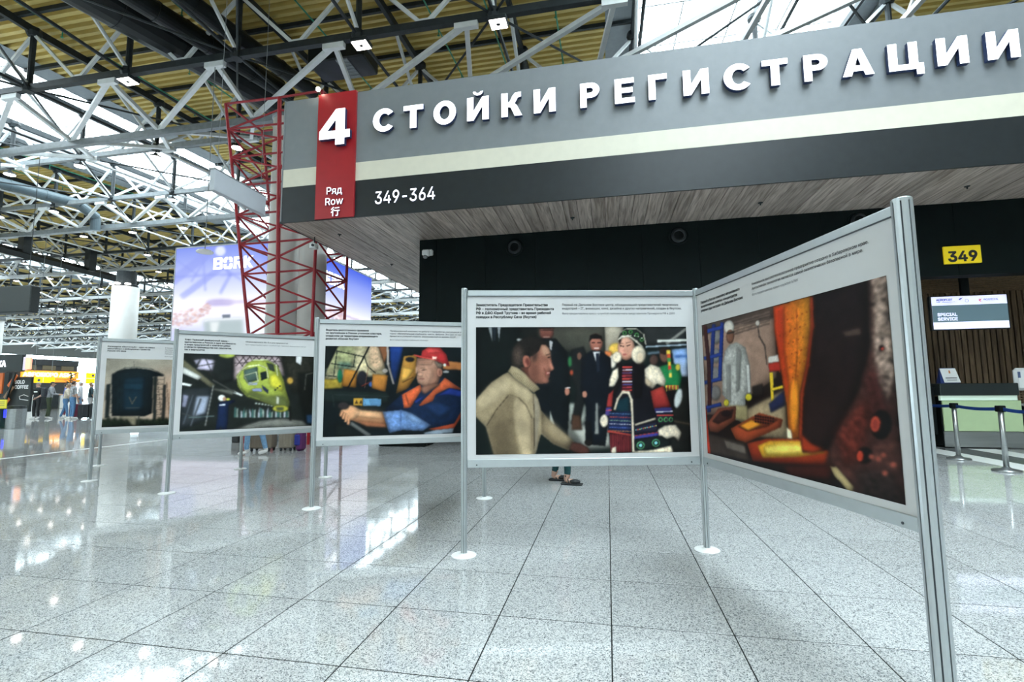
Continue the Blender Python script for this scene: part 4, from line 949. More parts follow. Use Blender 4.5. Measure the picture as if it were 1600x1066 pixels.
def paint_foundry():
    p = Paint(330, 250, [(35, 433), (625, 278), (705, 1013), (58, 845)], UV4, (26, 18, 17))
    p.poly([(30, 430), (270, 370), (280, 600), (110, 720), (45, 720)], (168, 134, 116), 1, col2=(140, 108, 92)); p.poly([(30, 428), (270, 366), (270, 412), (120, 440), (35, 468)], (66, 52, 46), 2)
    for k in range(5): p.line([(120, 432 + 9 * k), (255, 392 + 9 * k)], 4, (104, 84, 74), 1)
    p.line([(215, 425), (222, 470), (240, 500), (248, 560)], 4, (70, 58, 52), .8); p.ell(216, 428, 7, 9, (190, 180, 170), .8)
    for cy in (470, 530, 590, 650): p.ell(82, cy, 18, 24, (124, 122, 122), 2)
    for x in ((75, 430, 62, 712), (102, 424, 96, 610)): p.line([(x[0], x[1]), (x[2], x[3])], 12, (24, 52, 148), .8)
    for yy in (455, 540, 618, 700): p.line([(44, yy), (102, yy - 14)], 12, (28, 56, 150), .8)
    p.line([(46, 432), (60, 560), (64, 690)], 12, (62, 24, 22), .9); p.poly([(150, 720), (305, 640), (320, 800), (200, 790)], (166, 142, 108), 2, amp=.05)
    p.poly([(200, 630), (235, 620), (238, 660), (205, 665)], (36, 30, 28), 1.5); p.poly([(250, 535), (284, 528), (290, 552), (252, 556)], (210, 205, 198), 1); p.poly([(252, 556), (292, 550), (294, 580), (256, 584)], (176, 40, 30), 1)
    p.line([(262, 585), (268, 680)], 11, (222, 184, 34), .8); p.line([(264, 640), (302, 630)], 10, (222, 184, 34), .8); p.line([(268, 680), (300, 668)], 8, (210, 170, 30), .8); p.poly([(255, 685), (305, 640), (310, 690), (262, 715)], (30, 36, 70), 1.5)
    # worker in a silver suit
    p.poly([(112, 515), (128, 494), (150, 488), (178, 505), (192, 560), (198, 655), (180, 668), (180, 745), (122, 730), (118, 670), (104, 655), (104, 560)], (178, 178, 174), .9, amp=.08, ns=1.4)
    p.poly([(150, 500), (165, 520), (160, 640), (150, 650)], (122, 122, 120), 2); p.poly([(118, 560), (130, 560), (132, 680), (120, 680)], (130, 130, 128), 2); p.poly([(120, 690), (186, 690), (192, 745), (126, 730)], (166, 150, 104), 1.5)
    p.line([(186, 560), (192, 650)], 10, (200, 200, 198), 1.5); p.ell(124, 440, 17, 22, (222, 216, 206), .8); p.ell(128, 470, 13, 22, (118, 76, 58), .9); p.line([(118, 460), (142, 456)], 6, (40, 32, 30), .7)
    p.ell(190, 664, 11, 12, (222, 202, 40), .8); p.ell(118, 682, 9, 11, (214, 196, 44), .8)
    # ingot moulds
    p.poly([(58, 745), (92, 700), (150, 692), (148, 738), (92, 778), (66, 775)], (138, 66, 46), .9); p.poly([(72, 742), (98, 710), (142, 702), (136, 730), (92, 750)], (62, 34, 30), 1.2); p.ell(118, 716, 16, 10, (30, 22, 24), 1.2)
    p.poly([(132, 765), (225, 714), (302, 735), (296, 760), (180, 812), (150, 800)], (172, 66, 34), .9); p.poly([(156, 758), (226, 722), (288, 736), (250, 760), (186, 774)], (120, 46, 26), 1.2); p.poly([(160, 756), (200, 736), (236, 752), (190, 772)], (250, 156, 36), 1.5)
    for k in range(22): p.ell(214 + (k % 8) * 8, 724 + (k // 8) * 9 + (k % 8) * 1.2, 4, 3.5, (36, 16, 16), .6)
    p.poly([(60, 780), (180, 810), (200, 880), (60, 850)], (58, 46, 42), 1.5); p.poly([(110, 800), (180, 820), (186, 850), (120, 830)], (110, 98, 90), 1.5)
    p.poly([(186, 812), (250, 797), (372, 797), (452, 836), (470, 862), (468, 886), (300, 884), (206, 872)], (196, 62, 22), 1, col2=(110, 26, 14)); p.poly([(220, 820), (258, 804), (362, 804), (444, 842), (352, 856), (238, 860)], (252, 178, 34), 1.2, amp=.05)
    p.poly([(240, 824), (300, 812), (360, 816), (410, 840), (340, 848), (250, 850)], (255, 226, 92), 3)
    # glowing spout and dark crucible
    p.poly([(266, 376), (388, 343), (390, 440), (376, 560), (356, 650), (356, 795), (322, 800), (314, 690), (290, 560), (271, 450)], (206, 66, 18), .9, col2=(236, 150, 28), ang=0, amp=.06, ns=1.5)
    p.poly([(268, 380), (300, 372), (304, 520), (322, 640), (320, 700), (292, 560), (272, 450)], (186, 48, 16), 3); p.line([(340, 380), (345, 520), (338, 640)], 3, (176, 70, 16), 1); p.ell(338, 690, 16, 90, (250, 150, 30), 5); p.poly([(314, 760), (330, 770), (334, 798), (316, 796)], (255, 240, 200), 1.5)
    for k in range(40): p.ell(285 + (k * 37) % 90, 390 + (k * 61) % 230, 2.4, 2.4, (150, 50, 14), .6)
    p.poly([(384, 340), (575, 290), (580, 500), (545, 640), (485, 760), (442, 835), (368, 842), (358, 780), (358, 650), (380, 560), (390, 440)], (27, 20, 21), 1.2, col2=(36, 22, 20))
    p.line([(388, 345), (392, 440), (380, 560), (362, 655), (360, 800)], 12, (150, 46, 20), 1.6); p.poly([(360, 780), (400, 815), (440, 832), (400, 846), (366, 840)], (166, 46, 18), 2); p.poly([(484, 455), (546, 444), (552, 468), (500, 474)], (74, 58, 52), 2)
    p.poly([(572, 292), (630, 274), (712, 1020), (545, 980), (440, 880), (452, 834), (545, 650), (580, 500)], (70, 40, 35), 2, amp=.18, ns=2.5)
    p.poly([(575, 292), (630, 274), (660, 600), (640, 690), (600, 620), (585, 480)], (134, 112, 100), 3, amp=.28, ns=1.8); p.poly([(470, 780), (560, 660), (600, 700), (560, 860), (500, 900)], (92, 34, 26), 6, amp=.2, ns=2); p.poly([(560, 600), (600, 560), (640, 720), (590, 760)], (60, 26, 24), 5, amp=.2, ns=2)
    p.ell(614, 508, 10, 10, (24, 14, 14), 1); p.ell(617, 510, 4, 4, (230, 60, 40), .7); p.poly([(540, 900), (660, 900), (700, 1015), (560, 985)], (40, 30, 28), 4, amp=.2, ns=2)
    for cx, cy, rx, ry in ((618, 752, 34, 48), (567, 851, 27, 27)): p.ell(cx, cy, rx, ry, (16, 13, 13), 1.2)
    p.ell(600, 750, 17, 27, (196, 66, 44), 1); p.ell(553, 853, 12, 19, (190, 56, 34), 1); p.ell(600, 752, 10, 17, (150, 50, 40), 1)
    for cx, cy in ((590, 855), (612, 862), (628, 850), (634, 908), (660, 880)): p.ell(cx, cy, 9, 9, (150, 70, 56), 1.2)
    p.poly([(60, 845), (210, 872), (460, 888), (545, 982), (300, 935)], (24, 16, 16), 2); p.poly([(300, 885), (470, 880), (460, 930), (330, 920)], (60, 22, 16), 3); p.poly([(456, 886), (478, 888), (534, 950), (532, 970), (512, 962), (470, 915)], (196, 170, 116), .9)
    p.poly([(38, 690), (52, 690), (70, 852), (50, 845)], (196, 52, 30), 1)
    return p.finish()

def paint_driver():
    p = Paint(300, 176, [(100, 258), (1167, 261), (1167, 949), (78, 975)], [(0, 0), (.886, 0), (.888, 1), (0, 1)], (11, 19, 22))
    p.poly([(195, 250), (510, 250), (565, 430), (575, 490), (90, 530), (125, 420)], (186, 172, 132), 1.2, amp=.13, ns=1.6); p.poly([(190, 255), (330, 255), (320, 430), (130, 470), (100, 500)], (150, 152, 104), 6, amp=.16, ns=2); p.poly([(440, 255), (520, 262), (560, 420), (480, 470), (430, 380)], (206, 168, 132), 4, amp=.14, ns=1.4)
    p.poly([(195, 380), (310, 390), (300, 440), (200, 440)], (58, 84, 74), 4, amp=.2)
    for a in ([(185, 298), (410, 345)], [(145, 398), (335, 425)], [(192, 298), (165, 495)], [(332, 330), (318, 425)], [(100, 492), (190, 500)], [(404, 345), (430, 420), (490, 470)]): p.line(a, 7, (26, 34, 30), .7)
    p.poly([(92, 520), (240, 515), (236, 590), (92, 600)], (152, 128, 38), 1.5, amp=.1); p.ell(214, 495, 20, 55, (18, 96, 66), 1.2); p.poly([(245, 440), (352, 452), (338, 588), (228, 575)], (196, 126, 40), 1, col2=(150, 92, 26))
    p.ell(386, 515, 42, 62, (28, 28, 34), 1.2); p.line([(435, 420), (405, 590)], 5, (190, 120, 90), .7); p.line([(380, 575), (460, 535)], 7, (200, 60, 44), .8); p.ell(455, 560, 18, 22, (50, 90, 160), 1.2); p.poly([(466, 478), (588, 488), (568, 622), (460, 590)], (198, 126, 46), 1, col2=(160, 96, 32)); p.ell(565, 452, 24, 20, (150, 140, 130), 1)
    p.line([(446, 252), (272, 595)], 11, (14, 18, 20), .7); p.poly([(100, 250), (205, 250), (120, 430), (90, 440)], (14, 20, 20), 1)
    p.poly([(510, 252), (590, 252), (585, 330), (560, 400)], (126, 76, 46), 1.2); p.poly([(600, 252), (712, 252), (660, 500), (640, 570), (608, 470)], (20, 52, 122), 1, col2=(12, 30, 70)); p.line([(585, 255), (588, 400), (632, 560)], 17, (158, 148, 142), .9)
    p.poly([(712, 335), (815, 325), (815, 485), (742, 595), (650, 632), (692, 430)], (190, 132, 48), 1, col2=(130, 84, 30)); p.poly([(700, 420), (800, 440), (740, 520), (690, 540)], (216, 158, 62), 1.2); p.ell(760, 362, 36, 20, (22, 22, 22), 1.2); p.line([(700, 545), (790, 500)], 5, (90, 60, 26), .8)
    p.poly([(1020, 368), (1180, 382), (1180, 446), (1020, 440)], (164, 98, 48), 1.2); p.ell(1045, 458, 26, 10, (150, 150, 150), 1)
    p.poly([(90, 602), (600, 622), (590, 710), (85, 700)], (22, 32, 31), 1.2); p.line([(170, 640), (600, 655)], 4, (44, 54, 52), 1); p.line([(155, 640), (170, 740)], 5, (40, 52, 50), 1.2)
    p.poly([(318, 668), (392, 668), (392, 730), (318, 728)], (196, 146, 44), .7); p.poly([(392, 668), (538, 672), (532, 732), (390, 730)], (96, 156, 200), .7)
    for k in range(2): p.poly([(328 + 34 * k, 712), (342 + 34 * k, 680), (356 + 34 * k, 712)], (70, 50, 20), .6)
    for k in range(4): p.line([(402, 682 + 12 * k), (525, 684 + 12 * k)], 3, (50, 80, 120), .5)
    p.poly([(545, 770), (640, 685), (740, 592), (850, 560), (1030, 500), (1180, 600), (1180, 830), (1085, 905), (900, 912), (700, 765)], (15, 32, 62), 1, amp=.08, ns=2); p.poly([(860, 730), (960, 690), (1120, 740), (1000, 830)], (24, 48, 88), 6)
    p.poly([(696, 640), (842, 558), (856, 600), (765, 742), (712, 748)], (228, 94, 48), .9, amp=.06); p.poly([(826, 726), (1038, 505), (1178, 600), (1066, 588), (962, 640), (942, 690), (852, 728)], (232, 98, 52), .9, amp=.06); p.poly([(905, 912), (1112, 868), (1168, 770), (1160, 830), (1105, 915), (960, 925)], (226, 84, 46), .9)
    p.poly([(866, 942), (960, 920), (1112, 905), (1100, 945), (880, 960)], (124, 138, 152), 1); p.poly([(790, 692), (885, 640), (850, 680), (810, 715)], (28, 56, 140), 1); p.poly([(968, 652), (1080, 588), (1180, 612), (1168, 660), (1060, 640)], (24, 48, 130), 1); p.line([(726, 640), (750, 720)], 6, (120, 50, 34), 1)
    p.poly([(538, 775), (690, 760), (762, 782), (928, 882), (862, 928), (702, 920), (598, 944), (574, 880)], (96, 132, 188), 1, amp=.08, ns=1.6); p.poly([(700, 775), (780, 800), (900, 880), (780, 850)], (136, 168, 212), 4); p.line([(690, 762), (684, 925)], 6, (52, 76, 124), 1.2); p.line([(560, 790), (600, 930)], 6, (60, 88, 140), 1.5)
    p.poly([(292, 732), (384, 762), (545, 776), (578, 898), (420, 888), (312, 845), (240, 832), (205, 792), (250, 752)], (222, 158, 108), 1, col2=(176, 108, 70)); p.ell(290, 782, 74, 58, (226, 160, 112), 1.5); p.poly([(330, 760), (540, 780), (550, 830), (340, 810)], (240, 186, 136), 7); p.poly([(330, 842), (570, 870), (576, 900), (420, 890)], (150, 88, 56), 3)
    for k in range(4): p.line([(236 + 16 * k, 772 + 14 * k), (216 + 20 * k, 812 + 22 * k)], 18, (214, 146, 100), 1); p.line([(246 + 16 * k, 776 + 14 * k), (226 + 20 * k, 816 + 22 * k)], 3, (140, 82, 54), .8)
    p.ell(240, 728, 46, 32, (46, 40, 40), 1.5); p.line([(296, 866), (445, 968)], 30, (128, 130, 128), 1.2); p.line([(300, 858), (450, 958)], 8, (186, 188, 186), 1.5); p.poly([(180, 860), (300, 890), (420, 975), (180, 975)], (18, 24, 24), 3)
    p.poly([(814, 350), (960, 348), (1005, 430), (1000, 500), (985, 545), (930, 580), (870, 578), (822, 546), (812, 505), (822, 465), (810, 440)], (176, 128, 104), 1, amp=.04); p.poly([(930, 420), (1000, 440), (985, 545), (930, 578), (900, 560), (950, 500)], (138, 92, 72), 5); p.poly([(846, 575), (980, 545), (1000, 560), (880, 640), (850, 620)], (122, 80, 62), 2); p.poly([(822, 372), (940, 362), (930, 400), (830, 402)], (150, 104, 84), 3)
    p.ell(995, 462, 24, 38, (172, 112, 90), 1); p.ell(998, 464, 11, 22, (128, 78, 62), 1.2); p.poly([(950, 368), (1024, 396), (1014, 432), (985, 428), (965, 400)], (98, 86, 74), 1.5, amp=.1); p.line([(836, 430), (880, 430)], 6, (96, 72, 58), .8); p.line([(850, 445), (892, 442)], 5, (60, 44, 38), .8); p.line([(812, 420), (812, 470)], 10, (200, 152, 126), 1.5)
    p.line([(824, 516), (872, 514)], 6, (122, 70, 62), .9); p.line([(880, 470), (900, 520)], 4, (134, 92, 74), 1.2); p.ell(840, 480, 22, 14, (196, 146, 120), 3)
    p.poly([(785, 322), (850, 332), (856, 292), (900, 266), (1000, 266), (1050, 320), (1076, 412), (1035, 402), (945, 356), (840, 350)], (206, 46, 46), .9, col2=(166, 30, 34), ang=30); p.poly([(880, 280), (970, 274), (1010, 300), (900, 310)], (236, 92, 84), 6); p.line([(790, 326), (860, 344), (950, 360), (1070, 410)], 8, (230, 76, 66), 1); p.poly([(938, 335), (972, 340), (970, 360), (938, 356)], (244, 196, 178), .9); p.ell(1036, 404, 12, 12, (190, 200, 190), .9)
    return p.finish()

def paint_helicopter():
    p = Paint(270, 158, [(653, 148), (1555, 164), (1542, 649), (622, 688)], [(0, 0), (.928, 0), (.93, 1), (0, 1)], (28, 32, 30))
    p.poly([(650, 145), (1000, 150), (1000, 330), (860, 330), (700, 200)], (42, 44, 44), 2); p.poly([(772, 185), (884, 195), (852, 270), (740, 260)], (196, 186, 210), 1.2); p.poly([(720, 195), (772, 188), (740, 235)], (150, 145, 165), 1.5); p.line([(800, 180), (840, 270)], 6, (50, 48, 54), 1); p.line([(740, 240), (880, 215)], 5, (60, 58, 64), 1)
    p.poly([(990, 160), (1325, 168), (1350, 300), (990, 330)], (172, 150, 154), 2, amp=.08); 
    for k in range(7): p.line([(1000 + 50 * k, 162), (1060 + 50 * k, 240)], 5, (70, 58, 62), .8); p.line([(1070 + 40 * k, 165), (1010 + 40 * k, 235)], 5, (76, 62, 66), .8)
    p.line([(1000, 215), (1330, 200)], 5, (80, 66, 70), .9); p.poly([(860, 170), (1000, 160), (990, 330), (900, 360), (850, 280)], (30, 34, 33), 3); p.ell(950, 160, 58, 22, (152, 164, 72), 1.5); p.poly([(1320, 160), (1570, 165), (1570, 400), (1400, 420)], (38, 38, 32), 3, amp=.1)
    p.poly([(650, 190), (866, 366), (842, 388), (648, 240)], (158, 152, 116), 1.2); p.poly([(648, 240), (780, 312), (752, 334), (642, 288)], (238, 238, 232), 1); p.poly([(640, 348), (712, 362), (700, 380), (636, 368)], (228, 232, 230), 1); p.poly([(842, 388), (1010, 400), (990, 440), (850, 400)], (90, 92, 84), 2); p.poly([(998, 405), (1062, 432), (1052, 446), (990, 422)], (240, 244, 240), 1); p.line([(850, 330), (1010, 420)], 9, (120, 122, 116), 1)
    p.poly([(640, 390), (850, 380), (820, 600), (620, 680)], (44, 50, 54), 2); p.poly([(740, 440), (832, 440), (802, 562), (712, 590)], (158, 168, 190), 2); p.poly([(650, 430), (690, 440), (670, 520), (640, 520)], (140, 140, 166), 2)
    for a in (([(856, 368), (800, 650)], 10, (172, 176, 170)), ([(720, 430), (650, 640)], 14, (96, 104, 116)), ([(770, 460), (700, 650)], 12, (108, 116, 126)), ([(640, 560), (760, 600)], 7, (110, 116, 116)), ([(690, 590), (860, 580)], 6, (90, 110, 110))): p.line(a[0], a[1], a[2], 1)
    for k in range(26): p.poly([(1000 + 15 * k, 520 + (k * 7) % 40), (1010 + 15 * k, 515 + (k * 11) % 40), (1012 + 15 * k, 590), (998 + 15 * k, 590)], [(60, 110, 104), (150, 170, 160), (40, 50, 48), (180, 186, 196)][k % 4], 1.2)
    for k in range(9): p.ell(1150 + 22 * k, 492 + 3 * k, 8, 5, (226, 240, 226), 1.2)
    p.poly([(930, 690), (1180, 612), (1330, 596), (1470, 612), (1570, 660), (1570, 700)], (126, 126, 118), 2, amp=.05); p.line([(1000, 680), (1260, 605)], 5, (176, 176, 166), 1); p.line([(1500, 640), (1330, 600)], 4, (170, 170, 160), 1)
    p.poly([(1048, 262), (1088, 212), (1150, 187), (1232, 190), (1302, 232), (1342, 330), (1358, 400), (1384, 480), (1384, 545), (1300, 520), (1180, 474), (1084, 446), (1022, 376), (1014, 300)], (164, 178, 66), 1, amp=.05); p.poly([(1084, 446), (1180, 474), (1300, 520), (1384, 545), (1380, 480), (1345, 440), (1220, 440), (1110, 400)], (108, 118, 60), 3); p.poly([(1240, 300), (1290, 280), (1336, 350), (1338, 412), (1250, 376)], (216, 208, 52), 3)
    p.poly([(1064, 262), (1160, 236), (1166, 330), (1090, 352), (1066, 320)], (70, 92, 84), 1.2); p.poly([(1178, 278), (1222, 268), (1226, 318), (1186, 334)], (22, 34, 34), 1); p.poly([(1220, 208), (1270, 222), (1282, 274), (1240, 258)], (48, 58, 50), 1.2); p.poly([(1100, 345), (1160, 350), (1158, 366), (1092, 366)], (150, 160, 196), 1); p.poly([(1120, 390), (1190, 386), (1190, 412), (1126, 408)], (140, 150, 196), 1); p.poly([(1190, 364), (1236, 400), (1232, 424), (1196, 392)], (40, 50, 90), 1)
    p.line([(1050, 262), (1096, 236), (1170, 226), (1222, 246), (1236, 320)], 8, (222, 224, 176), .9); p.line([(1066, 300), (1150, 276), (1164, 340), (1100, 360), (1066, 300)], 7, (206, 212, 170), .9); p.line([(1050, 262), (1020, 310), (1046, 390)], 9, (186, 198, 120), 1); p.line([(1120, 192), (1230, 190), (1290, 226), (1300, 300)], 7, (206, 212, 166), .9); p.line([(1040, 390), (1100, 440), (1180, 466)], 10, (150, 166, 76), 1.2)
    for cx, cy in ((1300, 384), (1284, 398), (1316, 372)): p.ell(cx, cy, 7, 6, (40, 46, 30), .8)
    p.poly([(1290, 440), (1314, 450), (1310, 500), (1290, 496)], (222, 222, 206), 2); p.ell(1322, 528, 58, 24, (176, 172, 50), 1.5); p.poly([(1290, 520), (1340, 518), (1340, 540), (1296, 540)], (70, 76, 50), 1.5)
    p.ell(1388, 334, 24, 26, (206, 158, 60), 2); p.poly([(1440, 280), (1570, 270), (1570, 650), (1500, 640), (1460, 480)], (22, 24, 22), 3); p.line([(1490, 400), (1500, 290), (1560, 275)], 6, (90, 92, 84), 1.2); p.poly([(1500, 570), (1560, 566), (1560, 640), (1506, 630)], (34, 62, 96), 2); p.line([(1386, 510), (1390, 612)], 16, (20, 20, 20), 1.5)
    p.poly([(1428, 140), (1474, 140), (1466, 228), (1428, 206)], (222, 222, 222), .8)
    p.ell(913, 456, 26, 24, (230, 230, 224), .9); p.ell(932, 462, 12, 14, (170, 120, 96), 1); p.ell(956, 464, 14, 8, (214, 214, 70), 1); p.poly([(888, 488), (950, 478), (1004, 466), (1004, 482), (960, 504), (956, 600), (948, 680), (912, 680), (908, 640), (896, 680), (868, 680), (886, 580)], (20, 34, 68), .9); p.poly([(896, 498), (938, 496), (938, 508), (896, 510)], (196, 204, 214), .7)
    return p.finish()

def paint_hangar():
    p = Paint(220, 132, [(122, 187), (569, 195), (542, 640), (87, 660)], [(0, 0), (.46, 0), (.46, 1), (0, 1)], (146, 138, 124))
    p.poly([(80, 180), (1300, 180), (1300, 700), (80, 700)], (140, 134, 120), 1, col2=(188, 168, 148), rnd=0); p.poly([(440, 300), (1300, 300), (1300, 640), (440, 640)], (180, 142, 116), 20, rnd=0)
    p.line([(312, 205), (312, 262)], 4, (90, 88, 82), .8)
    p.poly([(158, 302), (196, 276), (250, 260), (330, 254), (420, 264), (482, 284), (524, 306), (444, 312), (436, 560), (386, 580), (158, 582)], (17, 29, 34), 1, amp=.04); p.line([(160, 298), (250, 252), (330, 247), (430, 258), (520, 300)], 4, (72, 76, 74), .8)
    p.poly([(240, 322), (392, 312), (376, 545), (238, 545)], (17, 40, 54), 2); p.poly([(240, 360), (380, 360), (376, 400), (240, 400)], (20, 50, 66), 5); p.line([(278, 448), (300, 496), (330, 446)], 7, (120, 112, 92), .8); p.line([(250, 524), (350, 524)], 6, (58, 66, 66), 1)
    for x in (190, 215, 410): p.line([(x, 310), (x - 4, 570)], 3, (12, 20, 24), .8)
    p.poly([(122, 368), (152, 360), (142, 590), (112, 596)], (24, 32, 32), 1)
    for k in range(7): p.line([(146, 378 + 30 * k), (162, 376 + 30 * k)], 4, (60, 62, 58), .7)
    p.poly([(446, 312), (470, 306), (462, 640), (440, 640)], (28, 34, 32), 1); p.line([(470, 312), (506, 640)], 3, (70, 66, 58), .8); p.line([(520, 312), (502, 640)], 4, (60, 58, 52), .8)
    for k in range(9): p.line([(466, 330 + 34 * k), (518 - k, 330 + 34 * k)], 4, (64, 60, 54), .8); p.line([(468, 345 + 34 * k), (514, 362 + 34 * k)], 3, (84, 78, 68), .8)
    p.poly([(512, 368), (534, 362), (520, 640), (500, 640)], (34, 34, 32), 1); p.line([(536, 350), (560, 640)], 4, (110, 84, 66), .8)
    for k in range(22): p.ell(92 + 22 * k, 622 + (k * 13) % 26, 22, 22 + (k * 7) % 16, (24, 34, 22), 1.8, amp=.2, ns=1.2)
    p.poly([(80, 630), (1300, 630), (1300, 700), (80, 700)], (26, 34, 24), 3, amp=.2); p.poly([(208, 582), (330, 582), (326, 645), (300, 645), (260, 600), (230, 605)], (160, 146, 118), 1.5, alpha=.8); p.line([(346, 580), (342, 650)], 8, (44, 46, 40), 1)
    for x0 in (640, 800, 980): p.poly([(x0, 420), (x0 + 70, 400), (x0 + 80, 620), (x0, 620)], (40, 42, 40), 1.5)
    return p.finish()

def paint_billboard_front():
    p = Paint(170, 206, [(277, 388), (452, 376), (452, 560), (268, 560)], [(0, 0), (1, 0), (1, .8), (0, .8)], (238, 240, 255)); p.rnd = 0
    p.poly([(250, 370), (460, 360), (460, 470), (250, 470)], (126, 144, 232), 1, col2=(243, 245, 255)); p.poly([(400, 360), (460, 360), (460, 440), (420, 420)], (120, 138, 228), 12)
    for a, w in ((([(270, 440), (340, 385)], 14)), (([(285, 465), (350, 415)], 10)), (([(270, 400), (310, 430)], 3)), (([(300, 440), (330, 390)], 3)), (([(330, 405), (380, 440)], 3)), (([(340, 400), (360, 430), (345, 460)], 5)), (([(270, 432), (380, 428)], 4)), (([(318, 400), (322, 455)], 3))): p.line(a, w, (140, 152, 232), 1.6, alpha=.6)
    p.ell(344, 392, 8, 8, (222, 228, 255), 1.5); p.poly([(268, 470), (460, 465), (460, 490), (268, 495)], (250, 246, 255), 6); p.ell(345, 474, 22, 5, (170, 160, 215), 2.5); p.line([(330, 474), (440, 472)], 4, (208, 200, 232), 2)
    for k in range(130):
        a_, b_ = _rng.random(2); p.ell(268 + 62 * a_, 480 + 44 * b_ * (1 - .7 * a_) - 6 * a_ + 12 * (1 - a_), 1.2 + 3 * _rng.random(), 1.2, [(214, 168, 160), (232, 206, 200), (190, 140, 140), (205, 190, 205)][k % 4], 1.2, alpha=.8)
    p.poly([(320, 503), (382, 500), (384, 530), (318, 530)], (176, 192, 196), 3); p.poly([(349, 494), (362, 493), (361, 500), (350, 500)], (112, 122, 138), .9); p.line([(322, 502), (382, 500)], 3, (225, 232, 236), .9); p.poly([(268, 515), (320, 512), (320, 560), (268, 560)], (206, 212, 246), 4); p.poly([(330, 505), (345, 505), (340, 528), (332, 528)], (226, 234, 236), 2)
    return p
def paint_billboard_side():
    p = Paint(180, 170, [(0, 0), (100, 0), (100, 100), (0, 100)], UV4, (240, 240, 252)); p.rnd = 0
    p.poly([(-5, -5), (105, -5), (105, 40), (-5, 40)], (60, 90, 222), 1, col2=(236, 238, 253)); p.ell(80, 18, 26, 6, (150, 164, 238), 9, alpha=.5)
    p.poly([(-5, 36), (30, 38), (60, 42), (105, 44), (105, 100), (-5, 100)], (247, 242, 251), 4)
    for k in range(80):
        a_, b_ = _rng.random(2); p.ell(62 * a_, 39 + 16 * b_ * (1 - a_ * .4), 2.2, .8, [(190, 140, 150), (214, 170, 166), (120, 110, 160)][k % 3], 1.3, alpha=.7)
    p.ell(10, 37, 12, 2, (110, 110, 180), 1.6); p.line([(20, 40), (95, 44)], 1.2, (196, 180, 208), 1.2); p.poly([(-5, 70), (105, 74), (105, 105), (-5, 105)], (206, 212, 238), 6)
    return p

# ================================================================== ZIGZAG OF EXHIBITION PANELS
NODES = {'e': (1.24, 2.26), 'd': (.71, 4.03), 'c': (-1.08, 3.60), 'c2': (-1.40, 5.46), 'b': (-3.07, 4.71), 'b2': (-3.97, 6.40), 'a': (-5.29, 5.12), 'a2': (-5.75, 6.87), 'z': (-7.10, 5.63), 'z2': (-8.42, 6.81)}
NLAB = {'e': 'nearest thick aluminium post at the right, cut by the bottom edge', 'd': 'aluminium post at the inner corner beside the foundry panel', 'c': 'aluminium post at the left end of the beige sweater panel',
        'c2': 'aluminium post standing behind the left end of the beige sweater panel', 'b': 'aluminium post at the left end of the red helmet panel', 'b2': 'aluminium post standing behind the left end of the red helmet panel',
        'a': 'aluminium post at the left end of the helicopter panel', 'a2': 'aluminium post behind the helicopter panel beside the walking jeans', 'z': 'aluminium post at the left end of the hangar panel', 'z2': 'leftmost aluminium post behind the hangar panel'}
def octo(r, z0, z1, groove=.16):
    """extruded post: eight flats with narrow dark grooves between them"""
    shell = MB(); slots = MB(); n = 8
    slots.lathe([(r * .90, z0), (r * .90, z1 - .004)], n=16)
    for k in range(n):
        a0 = 2 * math.pi * (k + groove / 2) / n; a1 = 2 * math.pi * (k + 1 - groove / 2) / n; am = (a0 + a1) / 2
        ring = [(r * .86, a0), (r, a0), (r * 1.02, am), (r, a1), (r * .86, a1)]
        vs = [(q * math.cos(t), q * math.sin(t), z) for z in (z0, z1) for q, t in ring]
        shell.add(vs, [(0, 1, 6, 5), (1, 2, 7, 6), (2, 3, 8, 7), (3, 4, 9, 8), (5, 6, 7, 8, 9), (4, 3, 2, 1, 0)])
    return shell, slots
for k, (x, y) in NODES.items():
    r = .038 if k == 'e' else .0235
    o = thing('display_post', NLAB[k], 'post', (x, y, 0), group='posts of the exhibition panels')
    sh, sl = octo(r, .006, 2.012, .2)
    ob('extrusion', sh, ALU, o, rot=(0, 0, .2)); ob('groove', sl, ALU_D, o, rot=(0, 0, .2))
    ob('cap', MB().lathe([(r * .98, 2.0), (r, 2.012), (r * .9, 2.017), (.001, 2.018)], n=16), ALU, o)
    ob('base_plate', MB().lathe([(.092, .0005), (.094, .004), (.088, .008), (.04, .011), (r + .003, .02)], n=32), WHITE, o, smooth=False)

